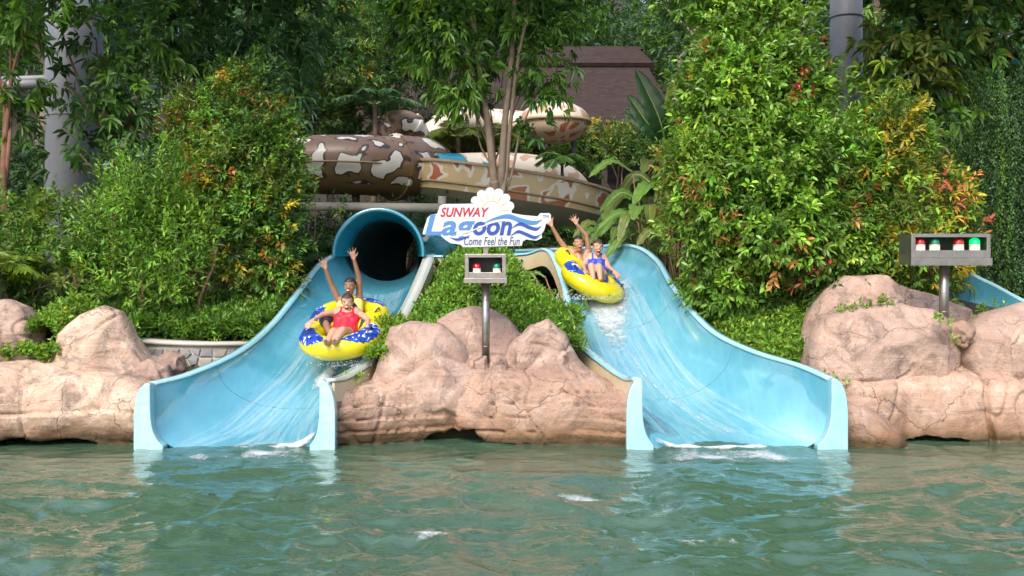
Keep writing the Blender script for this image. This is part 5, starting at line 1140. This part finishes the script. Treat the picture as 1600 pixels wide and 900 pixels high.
tree('leafy_tree', 'light green upright shrub with feathery shoots left of the columnar shrub', (X_(230, 14.3), 14.3),
     [pxlobe(240, 290, 14.4, 60, 55), pxlobe(200, 350, 14.3, 50, 60), pxlobe(260, 370, 14.2, 60, 70), pxlobe(215, 430, 14.1, 50, 60), pxlobe(290, 440, 14.2, 45, 55)],
     dict(fresh=4, bright=3.5, mid=3, lime=.8), dens=13, seed=202, stems=6, r0=.03, bark='bark_red', stem_spread=.35, detail=1, L=.11, W=.034, clump_r=.2, twigs=7, k=9, up=.8, tl=.3, gap=.4, var=.27, trunk_top=2.3)
tree('leafy_tree', 'olive bush in front of the thick grey column', (X_(70, 14.6), 14.6),
     [pxlobe(40, 340, 14.8, 65, 50), pxlobe(110, 360, 14.7, 60, 55), pxlobe(60, 410, 14.5, 65, 50), pxlobe(130, 430, 14.4, 40, 50), pxlobe(10, 440, 14.6, 50, 45), pxlobe(-60, 380, 14.8, 80, 90)],
     dict(olive=3, mid=4, fresh=2, dark=2, lime=.6), dens=12, seed=203, stems=4, r0=.035, stem_spread=.4, detail=1, L=.105, W=.045, clump_r=.2, twigs=6, k=8, gap=.3, trunk_top=2.2)
tree('broadleaf_tree', 'young tree with big rosette leaves at the top left corner', (X_(18, 15.4), 15.4),
     [pxlobe(20, 40, 15.4, 50, 40), pxlobe(0, 110, 15.4, 60, 40), pxlobe(50, 10, 15.2, 40, 35), pxlobe(-40, 30, 15.5, 60, 60), pxlobe(15, 190, 15.6, 40, 30)],
     dict(bright=1, mid=4, fresh=1.2, lime=.5, dark=3), dens=6, seed=204, extra=[(shade_crown((-60, -170, 14.8), (80, -180, 14.8)), dict(dark=1), 6, dict(twigs=5))], r0=.085, bark='bark_red', detail=2, L=.21, W=.075, clump_r=.22, twigs=3, k=9, tl=.06, droop=.3, spread=1.15, trunk_top=5.2)
tree('broadleaf_tree', 'slim tree with drooping dark leaves growing before the thick grey column', (X_(175, 16.0), 16.0),
     [pxlobe(150, 60, 16.2, 70, 45), pxlobe(200, 130, 15.9, 55, 40), pxlobe(150, 185, 15.7, 50, 35), pxlobe(215, 190, 15.8, 60, 40), pxlobe(190, 240, 15.6, 45, 30), pxlobe(90, 20, 16.4, 60, 40), pxlobe(240, 60, 16.2, 60, 50), pxlobe(125, 240, 15.8, 40, 30), pxlobe(100, 130, 16.2, 30, 30)],
     dict(mid=3, dark=5, blue=3, fresh=.4), dens=5.0, seed=205, extra=[(shade_crown((200, -180, 15), (320, -200, 15.4)), dict(dark=1), 6, dict(twigs=5))], r0=.075, bark='bark_red', detail=2, L=.20, W=.07, clump_r=.25, twigs=3, k=8, tl=.08, droop=.4, spread=1.1, gap=.25, trunk_top=5.4)
tree('broadleaf_tree', 'tall dark bluish-leaved tree above the columnar shrub', (X_(330, 17.5), 17.5),
     [pxlobe(330, 40, 17.5, 90, 60), pxlobe(420, 80, 17.2, 70, 55), pxlobe(300, 120, 17.0, 60, 50), pxlobe(440, 160, 17.0, 50, 45), pxlobe(380, -30, 17.6, 120, 50), pxlobe(470, 20, 17.6, 60, 60), pxlobe(250, 10, 17.8, 80, 50)],
     dict(blue=5, dark=5, mid=1, deep=2), dens=5.0, seed=206, extra=[(shade_crown((430, -180, 15.6), (560, -180, 15.8)), dict(dark=1), 6, dict(twigs=5))], r0=.13, detail=2, L=.20, W=.06, clump_r=.28, twigs=4, k=8, tl=.09, droop=.45, spread=1.05, gap=.25, trunk_top=6.0)
# ---------------------------------------------------------------- centre
ct = tree('broadleaf_tree', 'multi-stemmed shade tree with pale bark directly behind the sign', (X_(776, 17.0), 17.0),
     [pxlobe(700, 60, 17.0, 75, 55), pxlobe(660, 20, 17.2, 60, 45), pxlobe(715, 115, 16.9, 55, 48), pxlobe(848, 100, 16.9, 40, 45), pxlobe(840, 40, 17.0, 60, 50), pxlobe(900, 22, 17.2, 38, 26), pxlobe(770, 60, 18.3, 80, 60), pxlobe(856, 150, 16.9, 28, 22), pxlobe(722, 165, 16.9, 34, 24), pxlobe(790, 5, 18.2, 90, 40), pxlobe(745, -60, 17.3, 140, 60), pxlobe(828, 215, 17.0, 18, 24)],
     dict(mid=5, fresh=2, bright=.8, dark=4), dens=7.0, seed=301, extra=[(shade_crown((690, -180, 15.8), (830, -190, 15.8), (960, -190, 16)), dict(dark=1), 6, dict(twigs=5))], r0=.04, bark='bark_pale', detail=2, L=.17, W=.062, clump_r=.22, twigs=4, k=8, tl=.1, droop=.4, spread=1.0, gap=.2, trunk_top=6.0)
r = np.random.default_rng(9)
for pts, ra in (([(776, 420), (777, 380), (777, 340), (775, 305), (772, 282)], .20), ([(776, 420), (775, 330), (772, 280), (763, 200), (756, 150), (747, 90), (738, 20)], .10), ([(778, 420), (780, 330), (784, 270), (788, 200), (797, 120), (802, 50), (805, -60)], .095),
                ([(780, 330), (790, 275), (797, 200), (806, 120), (818, 50), (838, -20)], .055), ([(784, 320), (800, 270), (812, 210), (830, 165), (850, 120)], .03)):
    pp = catmull([P(a, b_, 16.9 + .10 * k * (1 if i % 2 else -1)) for i, (a, b_) in enumerate(pts) for k in (r.normal(0, .5),)], 30)
    if pts[0][1] == 420: pp[0, 2] = float(gz(pp[0, 0], 17)) - .2
    MB().tube(pp, np.linspace(ra * .82, ra * .42, 30), 14).build('trunk', M['bark_pale'], ct, True)
# mid-distance trees left of the shade tree
tree('leafy_tree', 'fine-leaved green tree above the brown snake slide', (X_(520, 24.5), 24.5), [pxlobe(520, 110, 24.5, 75, 55), pxlobe(480, 180, 24, 60, 40), pxlobe(570, 170, 24.2, 55, 40), pxlobe(540, 50, 25, 80, 50), pxlobe(430, 120, 24.5, 50, 60)],
     dict(olive=2, mid=3, dark=4, blue=2, yellow=.2), dens=5, seed=302, r0=.12, L=.17, W=.06, clump_r=.32, twigs=6, k=8, droop=.3)
tree('leafy_tree', 'hazy dark tree left of the shingle roof', (X_(600, 27), 27), [pxlobe(600, 70, 27, 70, 60), pxlobe(560, 10, 27.5, 80, 50), pxlobe(640, 140, 27, 50, 45), pxlobe(660, 50, 27.5, 60, 60)],
     dict(blue=4, dark=4, mid=2), dens=3.5, seed=303, r0=.15, L=.2, W=.075, clump_r=.4, twigs=6, k=8, droop=.3)
tree('leafy_tree', 'dark round tree right of the shingle roof', (X_(1080, 27), 27), [pxlobe(1105, 85, 27, 45, 45), pxlobe(1100, 20, 27.5, 60, 50), pxlobe(1040, 10, 34, 60, 45), pxlobe(1130, 150, 27, 50, 60)],
     dict(blue=3, dark=4, mid=3), dens=3.5, seed=304, r0=.15, L=.2, W=.075, clump_r=.4, twigs=6, k=8, droop=.3)
# ---------------------------------------------------------------- palms, bananas, heliconias
def frond_mesh(base, dirv, length, droop, n, lw, ll, col, r, fold=.5):
    """feather frond: leaflets on both sides of a drooping rachis"""
    d = nrm(dirv); side = nrm(np.cross(d, [0, 0, 1.0])); t_ = np.linspace(0, 1, 24)
    path = np.array(base) + d * length * t_[:, None] + np.array([0, 0, -1.0]) * (droop * length * t_ ** 2)[:, None]
    tt = np.repeat(np.linspace(.12, 1, n), 2); sg = np.tile([-1, 1], n)
    Pb = np.stack([np.interp(tt, t_, path[:, k]) for k in range(3)], -1); tan = nrm(np.stack([np.interp(tt, t_, np.gradient(path[:, k])) for k in range(3)], -1))
    D = nrm(side * sg[:, None] * .9 + tan * .65 + np.array([0, 0, -fold * .5]) + r.normal(0, .1, (len(tt), 3))); up_ = nrm(np.cross(side, tan)) * np.where(np.cross(side, tan)[:, 2:3] < 0, -1, 1)
    L = ll * (np.sin(np.clip(tt * .92 + .06, 0, 1) * math.pi) ** .6 * .85 + .15) * r.uniform(.85, 1.1, len(tt))
    C = np.array(col) * (1 + r.normal(0, .18, (len(tt), 1))); return path, (Pb, D, nrm(up_ + r.normal(0, .15, (len(tt), 3))), L, np.full(len(tt), lw), C)
def palm(label, px, py, Y, nf, length, col, seed, r0=.05, ll=.35, lw=.035, droop=.55, spread=1.0, up=.8, name='palm', azim=(0, 360)):
    r = np.random.default_rng(seed); c = P(px, py, Y); zb = float(gz(c[0], c[1])) - .1
    root = thing(name, label, 'palm', (c[0], c[1], zb))
    MB().tube(limb_path((c[0], c[1], zb), c, r, .03, 5), np.linspace(r0 * 1.2, r0 * .8, 15), 10).build('trunk', M['bark'], root, True)
    for k in range(nf):
        a = math.radians(azim[0] + (azim[1] - azim[0]) * (k + r.uniform(-.3, .3)) / nf); e = up * r.uniform(.3, 1.3)
        path, Dl = frond_mesh(c, (math.cos(a) * spread, math.sin(a) * spread * .8, e), length * r.uniform(.75, 1.1), droop, 34, lw, ll, PAL[col] if isinstance(col, str) else col, r)
        fr = link('frond', leaf_mesh('frond', *Dl, droop=.3, detail=1), M['leaf'], root, False)
        b = MB().tube(path, np.linspace(.014, .004, len(path)), 6).build('rachis', M['stem'], fr, True)
M['stem'] = plain('green_stem', (.16, .20, .05), .5, 0, .3, 8); M['stem_brown'] = plain('brown_leaf_stalk', (.20, .11, .05), .7, 0, .35, 8)
def big_leaf(root, base, mid, tip, width, col, r, normal_up=(0, -.6, .8), torn=.0, mat='leaf', name='leaf'):
    """banana-like blade on a curved midrib with wavy edge"""
    path = catmull([base, mid, tip], 26); n = len(path); t_ = np.linspace(0, 1, n); tan = nrm(np.gradient(path, axis=0)); sd = nrm(np.cross(tan, np.array(normal_up))); up_ = np.cross(sd, tan)
    prof = np.clip(np.sin(np.clip((t_ - .12) / .88, 0, 1) ** .8 * math.pi), 0, 1) ** .55 * width / 2; prof = np.maximum(prof, .012)
    V, fc, cols = [], [], []; m = 4
    for i in range(n):
        for s_ in (-1, 1):
            tear = (1 - torn * (r.random() ** 3))
            for j in range(m):
                u = j / (m - 1) * (tear if j == m - 1 else 1); V.append(path[i] + sd[i] * s_ * prof[i] * u + up_[i] * (prof[i] * .38 * u * (1.3 - u) + .012 * math.sin(i * 1.7 + s_) * u)); cols.append(np.array(col) * r.uniform(.88, 1.12) * (1.12 if j == 0 else 1))
    for i in range(n - 1):
        for q in range(2):
            for j in range(m - 1):
                a = i * 2 * m + q * m + j; b_ = a + 2 * m; fc.append((a, a + 1, b_ + 1, b_))
    me = mesh(name, V, fc); ca = me.color_attributes.new('Col', 'FLOAT_COLOR', 'POINT'); ca.data.foreach_set('color', np.concatenate([np.clip(cols, 0, 1), np.ones((len(V), 1))], 1).astype(np.float32).ravel())
    o = link(name, me, M[mat], root, True); MB().tube(path, np.linspace(.022, .004, n), 6).build('midrib', M['stem'], o, True); return o
r = np.random.default_rng(77)
ban = thing('banana_plant', 'banana plant with three upright dark paddle leaves before the shingle roof', 'banana plant', P(1048, 300, 17.6))
Yb = 17.6
MB().tube([tuple(P(1050, 420, Yb)), tuple(P(1045, 300, Yb)), tuple(P(1040, 225, Yb))], [.11, .09, .07], 14).build('stem', M['bark'], ban, True)
bz = .0
for (m_, t_, w_, c_) in (((1028, 185), (994, 108), .40, (.018, .06, .016)), ((1010, 195), (981, 148), .30, (.02, .07, .016)), ((1015, 200), (974, 172), .36, (.022, .075, .018)), ((1048, 170), (1055, 118), .22, (.16, .24, .03)), ((1070, 190), (1085, 150), .28, (.04, .10, .02))):
    big_leaf(ban, P(1042, 232, Yb), P(*m_, Yb - .25) + np.array([0, 0, .06]), P(*t_, Yb - .1), w_ * 1.15, c_, r, (0, -1, .25), .12)
brown = big_leaf(ban, P(1042, 300, Yb - .3), P(1030, 335, 17.0), P(1044, 388, 16.9), .32, (.30, .16, .08), r, (.3, -1, 0), .3, 'leaf', 'withered_leaf'); brown['label'] = 'withered brown hanging leaf'
tree('stem_clump', 'clump of thin brown bare stems beside the right slide', (X_(1062, 16.4), 16.4), [pxlobe(1055, 300, 16.6, 20, 30), pxlobe(1075, 260, 16.6, 20, 30)], dict(mid=2, olive=2, orange=.6), dens=10, seed=401, stems=7, r0=.028, bark='bark_red', stem_spread=.16, L=.12, W=.04, clump_r=.14, twigs=4, k=6, cat='plant', trunk_top=3.4)
def heliconia(label, px, py, Y, n, seed, hgt=1.5, col='mid', w_=.22, ln=.8):
    r = np.random.default_rng(seed); b_ = P(px, py, Y); b_[2] = float(gz(b_[0], b_[1])) - .05; root = thing('heliconia_plant', label, 'plant', b_)
    for k in range(n):
        a = r.uniform(0, 6.28); o = np.array([r.normal(0, .18), r.normal(0, .12), 0]); top_ = b_ + o + np.array([math.cos(a) * .25, math.sin(a) * .2, hgt * r.uniform(.55, 1.05)])
        MB().tube([tuple(b_ + o), tuple((b_ + o + top_) / 2 + np.array([0, 0, .05])), tuple(top_)], [.018, .015, .01], 6).build('stalk', M['stem'] if r.random() < .6 else M['stem_brown'], root, True)
        d = np.array([math.cos(a), math.sin(a) * .7 - .25, 0]); l = ln * r.uniform(.7, 1.15); mid = top_ + d * l * .5 + np.array([0, 0, .22 * l]); tip = top_ + d * l + np.array([0, 0, -.12 * l - r.uniform(0, .25)])
        c = np.array(PAL[col if r.random() < .75 else 'olive']) * r.uniform(.7, 1.3); c = c if r.random() < .93 else np.array(PAL['olive'])
        big_leaf(root, top_, mid, tip, w_ * r.uniform(.7, 1.2), c, r, (0, -.5, .85), .25)
heliconia('tall broad-leaved clump behind the right raft', 1035, 390, 17.2, 15, 61, 2.3, 'mid', .26, .9)
heliconia('broad-leaved clump left of the banana plant', 1030, 340, 18.6, 13, 62, 2.3, 'fresh', .26, .85)
heliconia('low broad-leaved clump at the right slide crest', 1020, 410, 16.6, 9, 63, 1.5, 'mid', .24, .75)
heliconia('dark broad-leaved clump under the round end of the cream slide', 965, 400, 18.0, 10, 65, 1.25, 'mid', .22, .7)
heliconia('tall slender-leaved clump between the cream slide and the banana stem', 1005, 330, 19.0, 12, 66, 2.1, 'mid', .2, .8)
heliconia('single leafy clump beside the cream rail of the right slide', 868, 500, 15.2, 6, 64, .75, 'mid', .15, .42)
palm('feathery fan of palm fronds behind the right raft', 1050, 300, 17.8, 11, 1.15, 'mid', 71, .05, .42, .05, .55)
palm('small palm in front of the pale spotted tube', 715, 215, 22.5, 12, 1.2, 'olive', 72, .06, .42, .045, .6)
palm('tiny palm growing out of the cream slide', 878, 250, 21.0, 9, .75, 'fresh', 73, .04, .3, .045, .6)
palm('pale green palm behind the right pod', 770, 215, 23.5, 10, 1.1, 'olive', 74, .06, .4, .045, .6)
palm('bluish palm frond cluster right of the left treetops', 585, 165, 23.5, 8, 1.3, (.09, .19, .09), 75, .07, .42, .05, .5)
palm('yellow-green palm at the left edge behind the rocks', -5, 420, 13.9, 10, .85, 'lime', 76, .05, .3, .03, .5)
palm('dim fern-like palm in the shade left of the tube mouth', 492, 400, 17.2, 9, .85, 'dark', 77, .05, .32, .04, .5)
# tropical bed behind the snake slides
tree('leafy_tree', 'clipped dark hedge bush below the roof eaves', (X_(955, 27.5), 27.5), [pxlobe(920, 235, 27, 60, 30), pxlobe(990, 225, 27.2, 60, 28), pxlobe(850, 240, 26.5, 60, 28), pxlobe(1050, 215, 27.5, 60, 30)], dict(mid=3, dark=4, olive=1.5), dens=6, seed=402, stems=3, r0=.05, L=.13, W=.05, clump_r=.25, twigs=6, k=8, cat='bush', trunk_top=4.2)
tree('leafy_tree', 'yellow-flecked bush under the eaves beside the pod', (X_(970, 28.5), 28.5), [pxlobe(972, 203, 28, 28, 14), pxlobe(935, 206, 28, 25, 12)], dict(yellow=2, lime=2, olive=2), dens=8, seed=403, r0=.04, L=.13, W=.05, clump_r=.2, twigs=5, k=8, cat='bush', trunk_top=5)
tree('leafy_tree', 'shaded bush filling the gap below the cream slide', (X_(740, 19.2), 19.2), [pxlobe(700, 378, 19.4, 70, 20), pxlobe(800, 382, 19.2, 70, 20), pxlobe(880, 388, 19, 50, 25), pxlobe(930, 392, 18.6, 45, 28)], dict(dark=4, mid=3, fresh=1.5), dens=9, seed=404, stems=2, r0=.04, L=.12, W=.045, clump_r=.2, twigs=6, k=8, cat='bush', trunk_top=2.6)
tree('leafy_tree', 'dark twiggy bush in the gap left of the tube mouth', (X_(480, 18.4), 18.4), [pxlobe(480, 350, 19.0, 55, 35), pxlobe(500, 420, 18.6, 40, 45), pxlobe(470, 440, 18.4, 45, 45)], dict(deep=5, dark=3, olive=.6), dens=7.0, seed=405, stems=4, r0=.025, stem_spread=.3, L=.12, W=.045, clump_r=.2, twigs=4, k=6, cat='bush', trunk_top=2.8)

tree('leafy_tree', 'shaded leafy bush behind the top of the tube mouth', (X_(600, 19.3), 19.3), [pxlobe(545, 350, 19.5, 50, 40), pxlobe(620, 345, 19.4, 50, 35), pxlobe(680, 350, 19.2, 40, 35), pxlobe(510, 390, 19.0, 35, 40)], dict(deep=4, dark=4, mid=1), dens=8, seed=406, stems=3, r0=.03, stem_spread=.3, L=.12, W=.045, clump_r=.2, twigs=5, k=7, cat='bush', trunk_top=2.8)  # bush put in with dark leaves to bring shade behind the tube hood
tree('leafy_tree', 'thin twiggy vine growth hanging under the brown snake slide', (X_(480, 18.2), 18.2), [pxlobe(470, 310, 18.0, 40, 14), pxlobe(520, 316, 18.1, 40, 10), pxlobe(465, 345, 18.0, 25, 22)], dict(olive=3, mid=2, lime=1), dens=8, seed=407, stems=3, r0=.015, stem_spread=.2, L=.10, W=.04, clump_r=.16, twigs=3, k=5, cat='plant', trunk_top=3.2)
# ---------------------------------------------------------------- hedges and ground cover (nobody could count the leaves)
def cover(name, label, region, dens, hgt, palette, seed, L=.07, W=.03, k=7, lump=.12, cat='hedge', flowers=0):
    """region: function (n, r) -> x, y, ground z ; leaves on short shoots"""
    r = np.random.default_rng(seed); x, y, z = region(dens, r); n = len(x); lp = fbm(np.stack([x, y, 0 * x], -1), 3, 2.2, seed)
    Pt = np.stack([x, y, z + hgt * (r.random(n) ** .45) + lump * lp], -1); Dt = nrm(np.stack([r.normal(0, .5, n), r.normal(-.35, .5, n), np.full(n, .8)], -1))
    names = list(palette); w_ = np.array([palette[q] for q in names], float); w_ /= w_.sum(); base = np.array([PAL[q] for q in names])[r.choice(len(names), n, p=w_)]
    base = base * (1 + .35 * lp)[:, None] * (1 + r.normal(0, .12, (n, 1)))
    Dl = sprays(Pt, Dt, k, L, W, base, r, L * 1.3, 1.0, .1)
    if flowers:
        fi = r.choice(n, flowers); FP = Pt[fi] + np.array([0, -.03, .06]); E = sprays(FP, np.tile([0, -.5, .8], (flowers, 1)), 6, .035, .028, np.tile((.75, .55, .02), (flowers, 1)), r, .005, 1.4, 0)
        Dl = tuple(np.concatenate([a, b_]) for a, b_ in zip(Dl, E))
    return tag(link(name, leaf_mesh(name, *Dl), M['leaf'], None, False), label, cat, kind='stuff')
def rect(x0, x1, y0, y1, cond=None):
    def f(n, r):
        x, y = r.uniform(x0, x1, n), r.uniform(y0, y1, n); z = gz(x, y); ok = np.ones(n, bool)
        for D in (LD, RD):
            o = np.argsort(D['C'][:, 1]); yy = D['C'][o, 1]; m0 = np.minimum(D['L'][:, 0], D['R'][:, 0]) - .16; m1 = np.maximum(D['L'][:, 0], D['R'][:, 0]) + .24
            ok &= ~((x > np.interp(y, yy, m0[o])) & (x < np.interp(y, yy, m1[o])))
        if cond is not None: ok &= cond(x, y)
        return x[ok], y[ok], z[ok]
    return f
cover('hedge', 'thick bright hedge covering the mound between the two slides', rect(-1.7, .75, 13.0, 17.0), 6000, .27, dict(fresh=4, bright=4, mid=3, lime=1), 81, .078, .036, 8)
cover('hedge', 'low bright hedge on top of the stone wall', rect(-5.9, -3.3, 13.75, 15.4), 4200, .40, dict(fresh=4, mid=4, bright=2, dark=1), 82, .085, .036, 8)
cover('ground_cover', 'bright creeping ground cover with tiny yellow flowers right of the right slide', rect(2.6, 5.3, 12.75, 14.6), 4600, .20, dict(bright=4, lime=3, fresh=3, mid=2), 83, .075, .04, 7, flowers=14)
cover('ground_cover', 'creeping plants with yellow flowers between the left boulders', lambda n, r: (lambda x, y: (x, y, .98 + .25 * np.clip((y - 12.4) / 1.0, 0, 1.3) + .35 * np.exp(-((x + 6.15) / .3) ** 2) * (y > 12.5)))(r.uniform(-6.75, -5.75, n), r.uniform(12.35, 13.6, n)), 900, .16, dict(bright=4, lime=2, fresh=3), 84, .075, .045, 7, flowers=16)
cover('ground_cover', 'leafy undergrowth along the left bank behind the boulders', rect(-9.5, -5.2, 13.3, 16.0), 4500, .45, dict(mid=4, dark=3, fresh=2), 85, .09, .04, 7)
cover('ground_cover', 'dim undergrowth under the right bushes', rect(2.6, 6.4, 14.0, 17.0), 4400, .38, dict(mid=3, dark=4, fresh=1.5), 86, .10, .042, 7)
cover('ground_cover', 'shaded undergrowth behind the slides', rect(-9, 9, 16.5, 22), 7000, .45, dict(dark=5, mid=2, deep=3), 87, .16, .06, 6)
cover('ground_cover', 'small plants tucked between the left slide and the middle rocks', lambda n, r: (lambda x, y: (x, y, .92 + .42 * np.clip((y - 12.55) / .8, 0, 1)))(r.uniform(-1.88, -1.52, n), r.uniform(12.5, 13.5, n)), 330, .16, dict(bright=5, lime=3, fresh=2), 88, .07, .04, 7)
cover('ground_cover', 'small plants tucked between the middle rocks and the right slide', lambda n, r: (lambda x, y: (x, y, 1.0 + .42 * np.clip((y - 12.9) / .8, 0, 1)))(r.uniform(.55, .98, n), r.uniform(13.0, 13.9, n)), 330, .18, dict(bright=4, fresh=3, mid=2), 89, .07, .036, 7)
# sprigs on the right boulders
def sprig(label, pts, Y, n, seed):
    r = np.random.default_rng(seed); q = np.array([P(a, b_, Y) for a, b_ in pts]); t_ = r.uniform(0, len(pts) - 1, n); c = np.stack([np.interp(t_, range(len(pts)), q[:, k]) for k in range(3)], -1) + r.normal(0, .03, (n, 3))
    Dl = sprays(c, r.normal(0, .5, (n, 3)) + np.array([0, -.5, .7]), 6, .06, .034, np.tile(PAL['bright'], (n, 1)) * r.uniform(.7, 1.3, (n, 1)), r, .06, 1.0, .1)
    root = tag(link('creeper_sprig', leaf_mesh('creeper_sprig', *Dl), M['leaf'], None, False), label, 'plant', kind='stuff')
sprig('green creeper sprigs lying across the top of the domed boulder', [(1302, 492), (1330, 482), (1360, 475), (1388, 472)], 12.62, 34, 91)
sprig('tiny creeper growing in the joint beside the signal pole', [(1462, 492), (1478, 508), (1488, 530), (1492, 560)], 12.18, 12, 92)
sprig('little plant at the foot of the domed boulder by the right slide', [(1296, 585), (1305, 598), (1318, 604)], 12.15, 10, 93)
sprig('little weeds on the soil left of the middle rock shelf', [(540, 596), (556, 590), (575, 592)], 12.25, 9, 94)
sprig('small plants on top of the right-edge boulder', [(1520, 492), (1540, 484), (1570, 478)], 13.0, 12, 95)

# ---------------------------------------------------------------- distant wood that closes the view
def forest(name, label, n, seed, xr, yr, h0, h1, palette, L, W, k=6):
    r = np.random.default_rng(seed); x, y = r.uniform(*xr, n), r.uniform(*yr, n); p2_ = np.stack([x, y, 0 * x], -1); z = gz(x, y) + h0 + (h1 - h0) * r.random(n) * (.55 + .6 * fbm(p2_, 2, .22, seed)); lp = fbm(np.stack([x, y, z], -1), 3, .5, seed + 3)
    names = list(palette); w_ = np.array([palette[q] for q in names], float); w_ /= w_.sum(); base = np.array([PAL[q] for q in names])[r.choice(len(names), n, p=w_)] * (1 + .4 * lp)[:, None]
    keep = lp > -.28
    if name == 'distant_wood_low': pass
    Pt = np.stack([x, y, z], -1)[keep]; Dt = nrm(r.normal(0, .6, (len(Pt), 3)) + np.array([0, -.55, .45]))
    Dl = sprays(Pt, Dt, k, L, W, base[keep], r, L * .8, 1.0, .3)
    return tag(link(name, leaf_mesh(name, *Dl), M['leaf_far'], None, False), label, 'trees', kind='stuff')
forest('distant_wood', 'dark wooded slope closing the view behind everything', 20000, 501, (-30, 30), (36, 52), 0, 5.5, dict(deep=5, dark=4, blue=2), .34, .13)
forest('distant_wood', 'shaded thicket behind the left trees and columns', 9000, 502, (-19, -5), (20, 25), 0, 7.5, dict(deep=5, dark=4, blue=2), .22, .085)
forest('distant_wood', 'shaded thicket behind the right bushes', 9000, 503, (5.2, 19), (20, 25), 0, 7.5, dict(deep=5, dark=4, mid=.6), .22, .085)
for i, (px, Y, lab) in enumerate(((70, 27, 'straight dim trunk far behind the left edge trees'), (450, 33, 'straight dim trunk far behind the brown snake slide'), (560, 34, 'slender far trunk left of the roof'), (1150, 33, 'far trunk behind the big green bush'), (1380, 27, 'far trunk behind the yellow shrub'), (870, 38, 'far trunk rising above the roof'))):
    x = X_(px, Y); tree('forest_tree', lab, (x, Y), [(x, Y, 12, 2.2, 1.6, 1.8), (x + 1.2, Y, 9.5, 1.5, 1.2, 1.2), (x - 1.1, Y + .3, 10, 1.5, 1.2, 1.2)], dict(dark=4, mid=3, blue=2), dens=2.2, seed=600 + i, r0=.2, L=.28, W=.11, clump_r=.5, twigs=6, k=7, droop=.3, leafmat='leaf_far')
# spare blue raft left in the bushes
sb = thing('spare_raft', 'small dark blue raft half hidden in the bushes right of the right slide', 'raft', P(1115, 505, 14.6))
c_ = P(1113, 497, 14.6); a_ = np.linspace(0, 2 * math.pi, 33)
MB().tube(np.stack([c_[0] + .16 * np.cos(a_), c_[1] + .12 * np.sin(a_), c_[2] + .03 * np.sin(a_)], -1), .075, 12).build('tube_ring', M['print'], sb, True)
MB().tube([c_ + np.array([-.1, -.12, .06]), c_ + np.array([0, -.15, .10]), c_ + np.array([.1, -.12, .06])], .012, 6).build('handle', M['black_strap'], sb, True)
